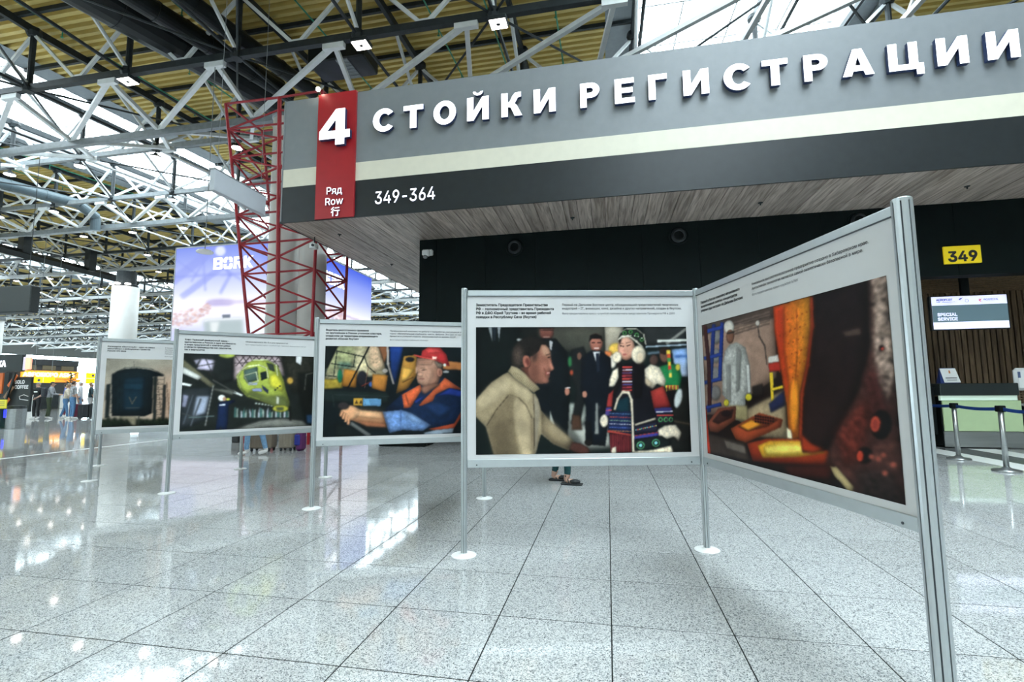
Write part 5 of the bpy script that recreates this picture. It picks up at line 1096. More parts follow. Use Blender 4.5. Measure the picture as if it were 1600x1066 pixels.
HS, BS = .0380, .0340
PHOTO_W, PHOTO_H, PS, PZ = 1.66, .975, .09, .735
def panel(a, b, label, photo=None, head=None, body=None, small=None, head2=None, gap=.026):
    A, B = Vector((*NODES[a], 0)), Vector((*NODES[b], 0)); L = (B - A).length
    o = thing('exhibition_stand', label, 'exhibition stand', A, math.atan2(B.y - A.y, B.x - A.x), 'exhibition panels')
    s0, s1 = gap, L - gap
    if b == 'e': s1 = L - .04
    if a == 'e': s0 = .04
    ob('board', MB().box((s0, -.004, .68), (s1, .004, 1.97)), BOARD, o)
    for nm, z0, z1 in (('top_rail', 1.955, 2.0), ('bottom_rail', .64, .70)):
        rl = ob(nm, MB().bbox((s0, -.014, z0), (s1, .014, z1), .003), ALU, o)
    ob('rail_seam', MB().box((s0, -.0155, 1.953), (s1, -.004, 1.956)), ALU_D, o)
    for s in (s0 + .07, s1 - .07): ob('rail_screw', MB().tube((s, -.014, .66), (s, -.017, .66), .006, n=8), ALU_D, o)
    if photo:
        ph = ob('photo_print', photo.mesh('photo_print', PHOTO_W, PHOTO_H, gain=1.25), PRINT, o, (PS, -.0062, PZ))
        cap = []
        if head: ob('headline_text', text_mesh(head, HS, .0011, line=.835), INK, o, (.09, -.0062, 1.876), (R(90), 0, 0))
        if body: ob('body_text', text_mesh(body, BS, .0003, line=.86), INK, o, (.765, -.0062, 1.878), (R(90), 0, 0))
        if small: ob('credit_text', text_mesh(small, .029, 0, line=.86), INK_G, o, (.765, -.0062, 1.878 - .037 - .031 * body.count('\n')), (R(90), 0, 0))
    return o
panel('c', 'd', 'white exhibition panel with a man in a beige sweater facing a child in furs', paint_meeting(),
      'Заместитель Председателя Правительства\nРФ - полномочный представитель Президента\nРФ в ДФО Юрий Трутнев – во время рабочей\nпоездки в Республику Саха (Якутия)',
      'Первый на Дальнем Востоке центр, объединивший представителей творческих\nиндустрий – IT, анимации, кино, дизайна и других направлений, создан в Якутске.',
      'Фото предоставлено пресс-службой полномочного представителя Президента РФ в ДФО')
panel('d', 'e', 'white exhibition panel with glowing molten metal, nearest at the right', paint_foundry(),
      'Первый в России комплекс автоклавного\nвыщелачивания золотых концентратов\nупорных руд построен на Дальнем Востоке',
      'Уникальное высокотехнологичное предприятие создано в Хабаровском крае.\nАвтоклавная технология является самой экологически безопасной в мире.',
      'Фото предоставлено пресс-службой АГМК')
panel('b', 'c2', 'white exhibition panel with a driver in a red helmet', paint_driver(),
      'Водитель многотонного грузовика\nна крупнейшем в России угольном кластере,\nсозданном на территории опережающего\nразвития «Южная Якутия»',
      'Промышленный комплекс по добыче и переработке коксующихся углей:\nгорно-обогатительные комбинаты, шахты, фабрики. Это один из крупнейших\nпроектов в угольной отрасли, реализованный со времен СССР.',
      'Фото предоставлено компанией «Колмар»')
panel('a', 'b2', 'white exhibition panel with a yellow helicopter in a workshop', paint_helicopter(),
      'Улан-Удэнский авиационный завод –\nединственное в России и одно из немногих\nв мире предприятий с компетенциями\nв области производства как самолетов,\nтак и вертолетов',
      'Сборка вертолета Ми-8 в цехе предприятия.',
      'Фото предоставлено пресс-службой Улан-Удэнского авиационного завода')
panel('z', 'a2', 'white exhibition panel with a dark arched hangar, leftmost of the row', paint_hangar(),
      'Космодром «Восточный» – один из самых\nмасштабных и амбициозных проектов\nРоссии XXI века',
      'В Амурской области\nпостроен первый\nроссийский космодром\nгражданского назначения', 'Фото предоставлено')
for a, b, lab in (('c', 'c2', 'exhibition panel seen edge on behind the beige sweater panel'), ('b', 'b2', 'exhibition panel seen edge on behind the red helmet panel'),
                  ('a', 'a2', 'exhibition panel seen edge on behind the helicopter panel'), ('z', 'z2', 'exhibition panel seen edge on behind the hangar panel')):
    panel(b, a, lab)

# ================================================================== BILLBOARDS BEHIND THE TOWER
bb = thing('billboard', 'tall lit billboard block with pale blue pictures behind the red tower', 'billboard', (-12.45, 17.0, 0))
ob('core', MB().box((-5.3, .08, .5), (-.08, 7.0, 6.0)).box((-5.3, .08, 0), (-.1, 7.0, .5)), mat('billboard_casing', (.45, .47, .5), .5), bb)
ob('front_screen', paint_billboard_front().mesh('front_screen', 5.38, 5.72, gain=1.12, grain=0), SCREEN, bb, (-5.38, .02, 1.55))
ob('side_screen', paint_billboard_side().mesh('side_screen', 6.95, 5.72, gain=1.12, grain=0), SCREEN, bb, (.0, .04, 1.55), (0, 0, R(90)))
ob('corner_trim', MB().box((-.04, -.02, .5), (.03, .05, 7.29)), mat('billboard_casing', (.45, .47, .5)), bb)
ob('frame', MB().box((-5.42, 0, 1.45), (-5.38, .12, 7.32)).box((-5.42, 0, 7.27), (.02, .12, 7.32)).box((-.05, 0, 7.27), (.02, 7.02, 7.32)), mat('billboard_casing', (.45, .47, .5)), bb)
LOGO = glow('logo_white', (1, 1, 1), 1.6)
BORK = [
    [[(0, 0), (0, 1), (.86, 1), (.98, .9), (.98, .62), (.9, .5), (.98, .4), (.98, .1), (.86, 0)], [(.28, .2), (.7, .2), (.7, .4), (.28, .4)], [(.28, .6), (.7, .6), (.7, .8), (.28, .8)]],
    [[(1.12, .56), (1.12, .86), (1.26, 1), (1.5, 1), (1.5, .78), (1.4, .78), (1.4, .56)], [(1.64, 1), (1.9, 1), (2.04, .86), (2.04, .56), (1.76, .56), (1.76, .78), (1.64, .78)], [(1.12, .44), (1.4, .44), (1.4, .22), (1.76, .22), (1.76, .44), (2.04, .44), (2.04, .14), (1.9, 0), (1.26, 0), (1.12, .14)]],
    [[(2.2, 0), (2.2, 1), (3.0, 1), (3.12, .88), (3.12, .5), (3.0, .4), (2.94, .38), (3.14, 0), (2.84, 0), (2.64, .36), (2.48, .36), (2.48, 0)], [(2.48, .58), (2.84, .58), (2.84, .78), (2.48, .78)]],
    [[(3.26, 0), (3.26, 1), (3.54, 1), (3.54, .6), (3.9, 1), (4.24, 1), (3.8, .52), (4.26, 0), (3.92, 0), (3.54, .42), (3.54, 0)]]]
for loops in BORK:
    m = glyph_mesh([[(x * .44, y * .50) for x, y in lp] for lp in loops], .02); ob('logo_letter', m, LOGO, bb, (-3.48, -.02, 6.25), (R(90), 0, 0))
    m = glyph_mesh([[(x * .45, y * .58) for x, y in lp] for lp in loops], .02); ob('logo_letter', m, LOGO, bb, (.03, 2.3, 6.1), (R(90), 0, R(90)))
ex = thing('exit_sign', 'tiny green exit sign on the left billboard beside the white column', 'sign', (-12.95, 16.93, 3.41))
ob('face', MB().bbox((0, 0, 0), (.22, .05, .16), .01), glow('exit_green', (.0, .45, .28), .9), ex)
ob('figure', MB().box((.05, -.004, .03), (.09, 0, .13)).box((.12, -.004, .05), (.18, 0, .11)), glow('exit_white', (.8, 1, .9), .8), ex)
ob('bracket', MB().box((.08, .05, .05), (.14, .1, .11)), STEEL_G, ex)

# ================================================================== LEFT BACKGROUND
o = thing('round_column', 'tall white round column with a black lamp cap at the left', 'column', (-23.85, 20.0, 0))
ob('shaft', MB().lathe([(.57, .15), (.57, 6.5)], n=32), COLW, o, smooth=True); ob('base', MB().lathe([(.62, 0), (.62, .13), (.57, .17)], n=32), STEEL_G, o)
ob('cap', MB().lathe([(.50, 6.5), (.50, 6.62), (.42, 6.66), (.42, 7.3)], n=24), STEEL_D, o)
for dx, dy in ((-.35, -.42), (.1, -.55), (.45, -.3)): ob('cap_lamp', MB().lathe([(.12, .04), (.13, 0), (.09, -.02)], (dx, dy, 6.6), n=10), LAMP, o)
o = thing('round_column', 'pale column cut by the left picture edge under the dark box', 'column', (-25.4, 15.6, 0))
ob('shaft', MB().lathe([(.42, 0), (.42, 4.3)], n=24), COLW, o, smooth=True); ob('cap', MB().lathe([(.45, 4.3), (.45, 4.42)], n=24), STEEL_G, o)
o = thing('hanging_box', 'dark box sign hanging at the left picture edge', 'sign', (-24.6, 15.0, 4.18))
ob('casing', MB().bbox((-1.2, 0, .27), (2.12, .35, 1.34), .03), mat('dark_mesh_box', (.03, .036, .036), .6, var=.3, scale=40), o); ob('underside_trim', MB().box((-1.2, .0, .24), (2.12, .35, .28)), STEEL_D, o)
for x in (-.4, 1.7): ob('rod', MB().tube((x, .17, 1.34), (x, .17, 6.9), .012, n=5), STEEL_D, o)

# coffee kiosk
ORANGE = mat('orange_kiosk_panel', (.62, .14, .03), .5); BROWN = mat('brown_kiosk_stripe', (.26, .16, .09), .5); KBLACK = mat('kiosk_black', (.015, .022, .022), .5, var=.1)
kk = thing('coffee_kiosk', 'black coffee kiosk with an illuminated fascia at the left edge', 'kiosk', (-21.5, 13.55, 0))
ob('fascia', MB().bbox((-2.2, 0, 1.98), (1.10, .12, 2.60), .02), KBLACK, kk)
ob('fascia_letters', text_mesh('КА', .40, .014, .01), LETTER, kk, (.0, -.012, 2.17), (R(90), 0, 0))
ob('end_light', MB().bbox((1.22, .0, 2.05), (1.48, .06, 2.48), .02), glow('peach_light', (1.0, .42, .26), .95), kk, label='peach lit end box'); ob('end_frame', MB().bbox((1.10, .02, 2.03), (1.22, .1, 2.5), .01), glow('lilac_frame', (.55, .5, .62), .5), kk)
ob('back_wall', MB().box((-2.2, 1.0, 0), (-1.0, 1.1, 2.0)), KBLACK, kk); ob('counter', MB().bbox((-2.2, .2, 0), (.15, .9, 1.05), .02), KBLACK, kk)
ob('tall_board', MB().bbox((.28, .25, .55), (1.22, .33, 1.80), .01), KBLACK, kk, label='tall black board with white lettering')
kt = ob('board_text', text_mesh('SOLO\nCOFFEE', .235, .010, line=.78), WHITE, kk, (.48, .245, 1.56), (R(90), 0, 0))
ob('board_drawing', MB().tube((.75, .24, 1.10), (.95, .24, 1.16), .012, n=5).tube((.95, .24, 1.16), (1.15, .24, 1.1), .012, n=5).tube((.75, .24, 1.10), (.78, .24, 1.0), .012, n=5).tube((.78, .24, 1.0), (1.16, .24, .96), .012, n=5), WHITE, kk)
for k in range(4): ob('stripe', MB().beam((-.1 + .13 * k, .18, .2 + .42 * k), (.25 + .13 * k, .18, .62 + .42 * k), .02, .14), [BROWN, ORANGE][k % 2], kk)
ob('strut', MB().beam((.10, .15, .4), (.62, .15, 1.98), .05, .06), KBLACK, kk); ob('orange_panel', MB().box((-.5, .1, 1.2), (.12, .15, 1.95)), ORANGE, kk)
yb = thing('notice_board', 'small yellow notice on the coffee kiosk counter', 'notice', (-20.72, 12.95, 0))
ob('face', MB().bbox((.06, 0, .70), (.70, .03, 1.0), .008), mat('yellow_notice', (.62, .56, .04), .5, emit=.15), yb)
for k in range(3): ob('text_line', MB().box((.14, -.004, .80 + .06 * k), (.62, 0, .815 + .06 * k)), INK_G, yb)
ob('foot', MB().tube((.37, .03, 0), (.37, .03, .72), .02, n=6), STEEL_D, yb)
g1 = thing('waste_bin', 'dark green bin beside the coffee kiosk', 'bin', (-20.85, 13.30, 0))
ob('drum', MB().lathe([(.24, 0), (.25, .03), (.25, .66), (.22, .70)], n=20), mat('bin_green', (.02, .06, .05), .4), g1); ob('rim', MB().lathe([(.23, .69), (.25, .72), (.2, .74)], n=20), KBLACK, g1)
g1 = thing('waste_bin', 'steel bin with a glowing blue strip in front of the kiosk', 'bin', (-20.22, 13.40, 0))
ob('drum', MB().lathe([(.25, 0), (.26, .03), (.26, .68)], n=20), STAIN, g1); ob('lid', MB().lathe([(.26, .68), (.24, .78), (.1, .80)], n=20), KBLACK, g1)
ob('blue_strip', MB().box((-.19, -.25, .38), (-.06, -.17, .66)), glow('blue_light', (.02, .03, 1.0), 1.6), g1)

# shops far behind
sh = thing('shop_front', 'distant shop with a long glowing orange fascia', 'shop', (-42.0, 27.0, 0))
ob('body', MB().box((-3, 0, 0), (0, 4.7, 3.3)), mat('shop_dark', (.05, .055, .06), .6), sh)
ob('fascia', MB().box((0, .85, 2.30), (.12, 4.75, 2.88)), glow('fascia_orange', (1.0, .40, .04), 1.0), sh)
ob('fascia_letters', text_mesh('АЭРОБЮРО АЭРО', .56, .02, .02), glow('fascia_white', (1, .92, .75), 1.6), sh, (.15, .92, 2.44), (R(90), 0, R(90)))
ob('lit_shelf', MB().box((.0, 3.0, 2.02), (.1, 4.9, 2.26)), glow('shelf_orange', (1.0, .33, .03), .9), sh)
for k in range(3): ob('upper_panel', MB().box((0, .9 + 1.3 * k, 2.95), (.05, 1.8 + 1.3 * k, 3.28)), mat('ochre_panel', (.20, .17, .11), .6), sh)
ob('lintel', MB().box((-.3, -6, 3.3), (.1, 4.7, 3.75)), mat('shop_dark', (.05, .055, .06)), sh)
for k in range(3): ob('counter', MB().bbox((.05, .2 + 1.5 * k, 0), (.6, 1.6 + 1.5 * k, 1.1), .02), [WHITE, STEEL_D][k % 2], sh)
WAYY = glow('wayfinding_yellow', (.95, .62, .0), .9)
for nm, loc, w, h, lab in (('a', (-36.5, 24.8, 1.87), 1.40, .35, 'yellow direction sign hanging over the queue, left one'), ('b', (-37.6, 29.05, 1.85), .94, .81, 'yellow direction board hanging beside the leftmost panel')):
    o = thing('direction_sign', lab, 'sign', loc, R(90), 'yellow direction signs')
    ob('plate', MB().bbox((0, 0, 0), (w, .08, h), .02), WAYY, o)
    ob('split', MB().box((w * .49, -.004, 0), (w * .51, 0, h)) if nm == 'a' else MB().box((0, -.004, h * .46), (w, 0, h * .52)), WHITE, o)
    ob('pictogram', MB().lathe([(.09, 0), (.09, .01), (.06, .01)], (.45, 0, 0), n=12), INK_G, o, loc=(0, -.002, h * .5 if nm == 'a' else h * .75), rot=(R(90), 0, 0))
    for x in ((.2, w - .2) if nm == 'a' else (.45,)): ob('rod', MB().tube((x, .04, h), (x, .04, 9.9), .015, n=5), STEEL_G, o)
pl = thing('potted_tree', 'small dark green plant on the far shop counter', 'plant', (-38.2, 28.45, 1.6))
mb = MB(); rr = random.Random(3)
for k in range(60):
    t = rr.uniform(0, 6.28); z = rr.uniform(.35, 1.0); q = rr.uniform(.05, .42); c = Vector((q * math.cos(t), q * math.sin(t), z)); d = Vector((math.cos(t), math.sin(t), rr.uniform(-.3, .6))).normalized() * .18; s_ = d.cross(Vector((0, 0, 1))).normalized() * .07
    mb.add([c - d, c + s_, c + d, c - s_], [(0, 1, 2, 3)])
ob('foliage', mb, mat('leaf_green', (.03, .10, .05), .6), pl); ob('trunk', MB().tube((0, 0, .1), (0, 0, .7), .03, n=6), BROWN, pl); ob('pot', MB().lathe([(.13, -.0), (.18, .25), (.16, .27)], n=14), WHITE, pl)
ob('stand', MB().box((-.2, -.2, -1.6), (.2, .2, 0)), WHITE, pl)

# ================================================================== PEOPLE AND LUGGAGE
SKIN = mat('skin', (.52, .32, .24), .55, var=.06)
def cloth(name, c): return mat(name, c, .85, var=.18, scale=25)
def person(label, loc, rz, top, trousers, shoes, hair, height=1.72, sleeve='long', legs=None, arms=None, hairstyle='short', lean=0.0, group=None, parts=None, cuff=.10):
    o = thing('person', label, 'person', loc, rz, group)
    L = {'kl': (.03, .50), 'al': (0, .09), 'kr': (.03, .50), 'ar': (0, .09)}     # forward offset, height of knee / ankle
    if legs: L.update(legs)
    Am = {'el': (.25, .02, 1.13), 'wl': (.27, .08, .88), 'er': (-.25, .02, 1.13), 'wr': (-.27, .08, .88)}
    if arms: Am.update(arms)
    V = []; E = []; RAD = []; TAG = []
    def v(co, r): V.append(Vector(co)); RAD.append(r); return len(V) - 1
    def e(a, b, t): E.append((a, b)); TAG.append(t)
    lf = lambda z: lean * max(0, z - .95)
    pel = v((0, 0, .97), (.155, .115)); sp = v((0, lf(1.15), 1.15), (.135, .105)); ch = v((0, lf(1.36), 1.36), (.16, .115)); ne = v((0, lf(1.48), 1.485), (.06, .06)); hb = v((0, lf(1.56) + .015, 1.56), (.070, .082)); ht = v((0, lf(1.66) + .01, 1.655), (.074, .088))
    e(pel, sp, 'top'); e(sp, ch, 'top'); e(ch, ne, 'top'); e(ne, hb, 'skin'); e(hb, ht, 'skin')
    hands = []
    for s, k in ((1, 'l'), (-1, 'r')):
        shd = v((s * .175, lf(1.41), 1.41), (.068, .068)); el = Am['e' + k]; wr = Am['w' + k]
        ei = v((el[0], el[1] + lf(el[2]), el[2]), (.045, .045)); wi = v((wr[0], wr[1] + lf(wr[2]), wr[2]), (.032, .028))
        d = (V[wi] - V[ei]).normalized(); pi = v(V[wi] + d * .085, (.040, .020))
        e(ch, shd, 'top'); e(shd, ei, 'top'); e(ei, wi, 'fore'); e(wi, pi, 'skin'); hands.append((V[pi].copy(), d, s))
        hp = v((s * .088, 0, .90), (.098, .10)); kn = L['k' + k]; an = L['a' + k]
        ki = v((s * .10, kn[0], kn[1]), (.062, .066)); ai = v((s * .105, an[0], an[1] + .02), (.046, .05)); fi = v((s * .11, an[0] - .03, an[1] - .035), (.038, .036)); ti = v((s * .13, an[0] + .155, max(.028, an[1] - .062)), (.040, .026))
        e(pel, hp, 'leg'); e(hp, ki, 'leg'); e(ki, ai, 'leg'); e(ai, fi, 'foot'); e(fi, ti, 'foot')
    m = bpy.data.meshes.new('body'); m.from_pydata(V, E, [])
    b = bpy.data.objects.new('body', m); COL.objects.link(b)
    b.modifiers.new('s', 'SKIN'); b.modifiers.new('u', 'SUBSURF').levels = 2
    for i, r in enumerate(RAD): m.skin_vertices[0].data[i].radius = r
    m.skin_vertices[0].data[0].use_root = True
    dg = bpy.context.evaluated_depsgraph_get(); dg.update()
    bm_ = bpy.data.meshes.new_from_object(b.evaluated_get(dg)); bpy.data.objects.remove(b)
    # hands: four fingers and a thumb, slightly curled, grown out of the palm; nose and ears on the head
    mb = MB()
    for p0, d, s in hands:
        side = d.cross(Vector((0, 1, 0)));  side = side.normalized() if side.length > .1 else Vector((1, 0, 0)); fw = side.cross(d).normalized()
        for q in range(4):
            a = p0 + fw * (.024 - .016 * q) + d * .0; ln = (.066, .074, .070, .056)[q]; k1 = a + d * ln * .55 - side * s * 0 ; k2 = k1 + (d * .8 + side * -.35 * s).normalized() * ln * .45
            mb.tube(a - d * .02, k1, .0095, .009, n=6).tube(k1, k2, .009, .006, n=6)
        a = p0 - d * .05 + fw * .03; k1 = a + (d * .6 + fw * .7).normalized() * .04; mb.tube(a - fw * .01, k1, .012, .010, n=6).tube(k1, k1 + d * .03, .010, .007, n=6)
    hc = Vector((0, lf(1.6) + .012, 1.605))
    mb.tube(hc + Vector((0, .075, .015)), hc + Vector((0, .108, -.022)), .010, .017, n=6).tube(hc + Vector((0, .108, -.022)), hc + Vector((0, .08, -.03)), .017, .01, n=6)
    for s in (-1, 1): mb.ell(hc + Vector((s * .082, -.005, -.005)), (.012, .02, .034), 8, 6)
    n0 = len(bm_.vertices)
    vs = [x.co[:] for x in bm_.vertices] + mb.v; fs = [tuple(f.vertices) for f in bm_.polygons] + [tuple(i + n0 for i in f) for f in mb.f]
    m2 = bpy.data.meshes.new('body'); m2.from_pydata(vs, [], fs)
    mats = {'skin': SKIN, 'top': top, 'leg': trousers, 'foot': shoes, 'fore': top if sleeve == 'long' else SKIN}
    keys = ['skin', 'top', 'leg', 'foot', 'fore']
    for k in keys: m2.materials.append(mats[k])
    nb = len(bm_.polygons)
    for f in m2.polygons:
        f.use_smooth = True
        if f.index >= nb: f.material_index = 0; continue
        best = 9; t = 'top'; c = f.center
        for (a, b2), tg in zip(E, TAG):
            pa, pb = V[a], V[b2]; ab = pb - pa; k = max(0, min(1, (c - pa).dot(ab) / ab.length_squared)); dd = (c - (pa + ab * k)).length
            if dd < best: best = dd; t = tg
        if t == 'top' and c.z < .93: t = 'leg'
        if t == 'leg' and c.z > 1.0: t = 'top'
        if t == 'leg' and c.z < cuff: t = 'foot'
        f.material_index = keys.index(t)
    sc_ = height / 1.74
    body = ob('body', m2, None, o); body.scale = (sc_,) * 3
    # hair cap, eyes, mouth
    hm = MB(); hz = 1.61 if hairstyle != 'bald' else 1.66
    n = 14
    for i in range(6):
        pass
    prof = []
    bmh = bmesh.new(); bmesh.ops.create_uvsphere(bmh, u_segments=14, v_segments=10, radius=1)
    for vv in bmh.verts: vv.co = Vector((vv.co.x * .086, vv.co.y * .094 - .016, vv.co.z * .100)) + hc + Vector((0, 0, .018))
    cut = [f for f in bmh.faces if (f.calc_center_median().z < hc.z + (.045 if f.calc_center_median().y > hc.y - .01 else -.05))]
    bmesh.ops.delete(bmh, geom=cut, context='FACES')
    bmh.verts.index_update(); hm.add([q.co[:] for q in bmh.verts], [[q.index for q in f.verts] for f in bmh.faces]); bmh.free()
    if hairstyle == 'long': hm.tube(hc + Vector((0, -.085, .02)), hc + Vector((0, -.10, -.22)), .065, .03, n=8)
    hobj = ob('hair', hm, hair, o, smooth=True); hobj.scale = (sc_,) * 3
    ey = ob('eyes', MB().ell(hc + Vector((.03, .085, .008)), (.011, .008, .007), 6, 4).ell(hc + Vector((-.03, .085, .008)), (.011, .008, .007), 6, 4), INK, o); ey.scale = (sc_,) * 3
    mo = ob('mouth', MB().box(hc + Vector((-.022, .082, -.052)), hc + Vector((.022, .092, -.046))), mat('lips', (.35, .12, .10), .5), o); mo.scale = (sc_,) * 3
    if parts: parts(o, sc_, hc)
    return o
HB = mat('brown_hair', (.05, .03, .02), .6); HG = mat('grey_hair', (.30, .27, .25), .7); HF = mat('fair_hair', (.30, .18, .08), .6)
JEANS = cloth('blue_denim', (.10, .22, .40)); JEANS2 = cloth('light_blue_denim', (.20, .36, .55)); WSHOE = mat('white_shoe', (.75, .73, .70), .5)
def look(x, y): return math.atan2(y, x) - math.pi / 2      # rotation that turns local +y towards (x, y)
def backpack(col):
    def f(o, s, hc):
        ob('backpack', MB().bbox((-.16 * s, -.27 * s, 1.02 * s), (.16 * s, -.10 * s, 1.45 * s), .05), col, o)
        for k in (-1, 1): ob('strap', MB().tube((k * .11 * s, -.12 * s, 1.44 * s), (k * .12 * s, .02 * s, 1.49 * s), .018, n=6).tube((k * .12 * s, .02 * s, 1.49 * s), (k * .12 * s, .13 * s, 1.2 * s), .018, n=6), col, o)
    return f
def tee_print(col):
    def f(o, s, hc): ob('shirt_print', MB().box((-.10 * s, .128 * s, 1.24 * s), (.06 * s, .136 * s, 1.30 * s)), col, o)
    return f
def bag(col, x=-.24):
    def f(o, s, hc): ob('shoulder_bag', MB().bbox(((x - .06) * s, -.12 * s, .82 * s), ((x + .06) * s, .14 * s, 1.02 * s), .03), col, o)
    return f
Q = 'people queueing at the far shop'
person('man in a black T-shirt and dark trousers by the coffee kiosk', (-26.3, 18.2, 0), look(.2, -1), cloth('black_tee', (.012, .014, .016)), cloth('black_trousers', (.015, .017, .02)), WSHOE, HG, 1.74, 'short', arms={'er': (-.27, .06, 1.12), 'wr': (-.22, .28, .98), 'el': (.26, 0, 1.13), 'wl': (.28, .05, .88)}, parts=tee_print(WHITE), group=Q)
person('man in a grey shirt with a backpack and olive trousers', (-25.67, 18.25, 0), look(.75, .65), cloth('grey_shirt', (.30, .31, .33)), cloth('olive_trousers', (.055, .075, .04)), WSHOE, HB, 1.76, 'long', arms={'er': (-.24, .12, 1.14), 'wr': (-.12, .32, 1.12), 'el': (.24, .12, 1.14), 'wl': (.12, .32, 1.12)}, legs={'kl': (.06, .5), 'al': (.05, .09), 'kr': (-.02, .5), 'ar': (-.08, .09)}, lean=.12, parts=backpack(cloth('dark_backpack', (.06, .065, .075))), group=Q)
person('woman in a cream top and blue jeans leaning forward', (-25.05, 18.5, 0), look(.85, .5), cloth('cream_top', (.68, .60, .48)), JEANS, WSHOE, HF, 1.66, 'short', hairstyle='long', lean=.18, arms={'er': (-.23, .16, 1.14), 'wr': (-.16, .36, 1.08), 'el': (.23, .16, 1.14), 'wl': (.16, .36, 1.08)}, legs={'kl': (.12, .5), 'al': (.16, .09), 'kr': (-.06, .5), 'ar': (-.20, .09)}, parts=bag(BROWN), group=Q)
person('man in a grey patterned shirt and straight blue jeans', (-24.30, 18.25, 0), look(.3, .95), mat('patterned_shirt', (.34, .35, .36), .85, var=.55, scale=9), JEANS, WSHOE, HB, 1.78, 'short', group=Q)
person('person in a dark teal top and white trousers beside the black suitcase', (-24.45, 19.15, 0), look(.5, .85), cloth('dark_teal_top', (.03, .06, .07)), cloth('white_trousers', (.66, .66, .66)), WSHOE, HF, 1.72, 'short', arms={'er': (-.33, .02, 1.15), 'wr': (-.36, .10, .92), 'el': (.33, .02, 1.15), 'wl': (.30, .12, .92)}, group=Q)
person('person with a pack half hidden behind the leftmost post', (-23.60, 18.95, 0), look(.4, .9), cloth('tan_jacket', (.30, .20, .14)), cloth('grey_trousers', (.30, .30, .31)), WSHOE, HB, 1.72, 'long', parts=backpack(cloth('brown_pack', (.10, .07, .05))), group=Q)
person('person in a blue shirt deep in the queue', (-26.7, 19.7, 0), look(.6, .8), cloth('blue_shirt', (.10, .14, .42)), cloth('dark_red_trousers', (.16, .03, .05)), WSHOE, HB, 1.70, 'long', group=Q)
person('person in a white cap and pale shirt deep in the queue', (-25.4, 19.4, 0), look(.6, .8), cloth('pale_shirt', (.60, .62, .66)), JEANS2, WSHOE, mat('white_cap', (.7, .72, .75), .6), 1.80, 'long', group=Q)

def suitcase(label, loc, rz, w, d, h, col, group=None, shell=None):
    o = thing('suitcase', label, 'suitcase', loc, rz, group)
    ob('shell', MB().bbox((-w / 2, -d / 2, .06), (w / 2, d / 2, .06 + h), .03), col, o)
    for k in range(5): ob('rib', MB().bbox((-w / 2 + w * (k + .5) / 5 - .012, -d / 2 - .006, .10), (-w / 2 + w * (k + .5) / 5 + .012, d / 2 + .006, .02 + h), .004), col, o)
    for sx in (-1, 1):
        for sy in (-1, 1): ob('wheel', MB().tube((sx * (w / 2 - .05) - .012, sy * (d / 2 - .04), .028), (sx * (w / 2 - .05) + .012, sy * (d / 2 - .04), .028), .028, n=10).box((sx * (w / 2 - .05) - .018, sy * (d / 2 - .04) - .02, .03), (sx * (w / 2 - .05) + .018, sy * (d / 2 - .04) + .02, .07)), INK, o)
    ob('handle', MB().tube((-.09, 0, .06 + h), (-.09, 0, .34 + h), .008, n=6).tube((.09, 0, .06 + h), (.09, 0, .34 + h), .008, n=6).tube((-.10, 0, .34 + h), (.10, 0, .34 + h), .013, n=6), STEEL_D, o)
    return o
BLK = mat('black_luggage', (.02, .022, .025), .5)
suitcase('black suitcase standing by the white trousers', (-23.85, 18.45, 0), .6, .42, .26, .62, BLK, 'suitcases in the queue')
suitcase('black suitcase half hidden behind the leftmost post', (-23.25, 18.5, 0), .6, .42, .26, .66, BLK, 'suitcases in the queue')
suitcase('dark red suitcase between the pairs of blue jeans', (-25.0, 18.95, 0), .6, .44, .26, .62, mat('wine_luggage', (.16, .02, .05), .5), 'suitcases in the queue')

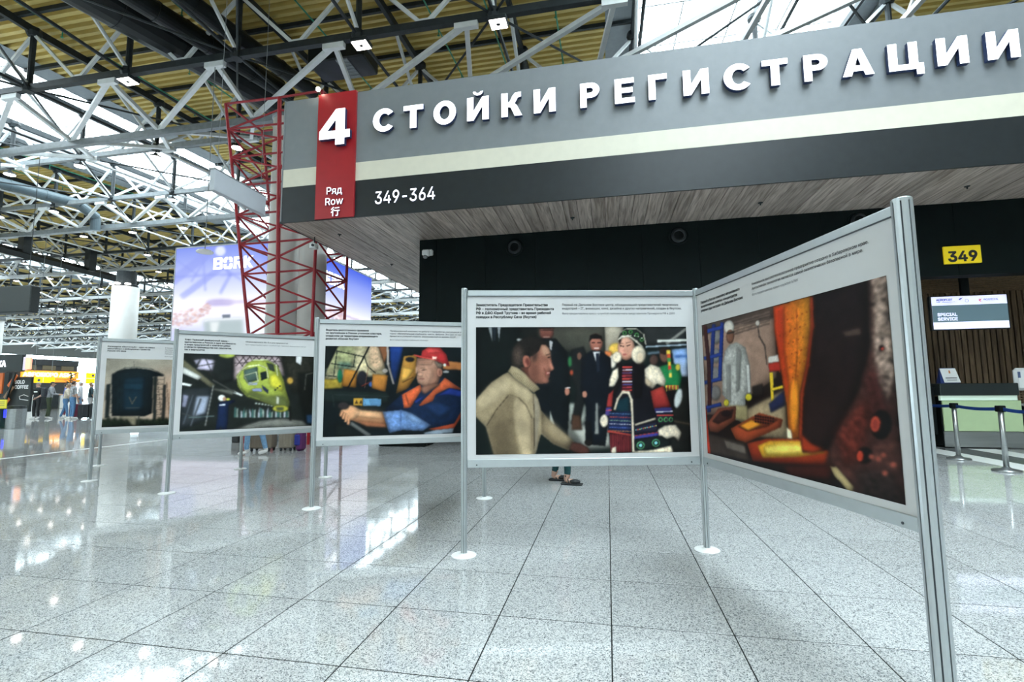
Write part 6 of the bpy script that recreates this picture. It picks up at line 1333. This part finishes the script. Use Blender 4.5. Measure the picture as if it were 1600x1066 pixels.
# walkers seen under the panels
o = person('walking person in light blue jeans and white shoes behind the helicopter panel', (-6.72, 8.42, 0), look(-.45, -.9), cloth('white_shirt', (.6, .6, .6)), JEANS2, WSHOE, HB, 1.68, 'long', legs={'kl': (.12, .50), 'al': (.14, .09), 'kr': (-.04, .50), 'ar': (-.14, .10)})
suitcase('taupe suitcase rolling behind the light blue jeans', (-6.98, 8.95, 0), .15, .46, .27, .62, mat('taupe_luggage', (.20, .16, .12), .45))
suitcase('taupe suitcase with a dark red bag, right of the light blue jeans', (-6.50, 9.08, 0), .15, .30, .25, .60, mat('taupe_luggage_pale', (.26, .22, .17), .45))
o = thing('travel_bag', 'purple and blue bag beside the taupe suitcase', 'bag', (-6.22, 9.1, .0)); ob('pouch', MB().bbox((-.07, -.12, .0), (.07, .12, .60), .05), mat('purple_cloth', (.10, .015, .10), .7), o); ob('pocket', MB().bbox((-.06, -.15, .12), (.06, -.10, .34), .02), mat('blue_cloth', (.02, .03, .25), .7), o)
o = thing('cabin_bag', 'small black bag behind the helicopter panel, left of the jeans', 'bag', (-8.83, 10.41, 0)); ob('pouch', MB().bbox((-.09, -.1, 0), (.09, .1, .3), .02), BLK, o); ob('grip', MB().tube((-.06, 0, .3), (-.06, 0, .38), .01, n=5).tube((.06, 0, .3), (.06, 0, .38), .01, n=5).tube((-.06, 0, .38), (.06, 0, .38), .01, n=5), BLK, o)
def sandals(o, s, hc):
    for sx, dy, dz in ((1, .10, .0), (-1, -.12, .0)):
        y0 = dy
        ob('sole', MB().bbox((sx * .12 * s - .047, (y0 - .085) * s, .002), (sx * .12 * s + .047, (y0 + .20) * s, .026), .008), INK, o)
        ob('strap', MB().tube((sx * .12 * s - .045, (y0 + .03) * s, .03), (sx * .12 * s + .03, (y0 - .02) * s, .115), .009, n=6).tube((sx * .12 * s + .045, (y0 + .03) * s, .03), (sx * .12 * s - .03, (y0 - .02) * s, .115), .009, n=6), INK, o)
        ob('toe_cap', MB().ell((sx * .127 * s, (y0 + .10) * s, .045), (.048, .075, .03), 10, 6), INK, o)
person('walking person in dark green trousers and black sandals behind the beige sweater panel', (-.62, 6.52, 0), look(1, -.12), cloth('plum_shirt', (.12, .05, .08)), cloth('dark_green_trousers', (.008, .055, .06)), SKIN, HB, 1.70, 'long', legs={'kl': (.10, .50), 'al': (.10, .09), 'kr': (-.06, .50), 'ar': (-.12, .09)}, parts=sandals, cuff=.135)
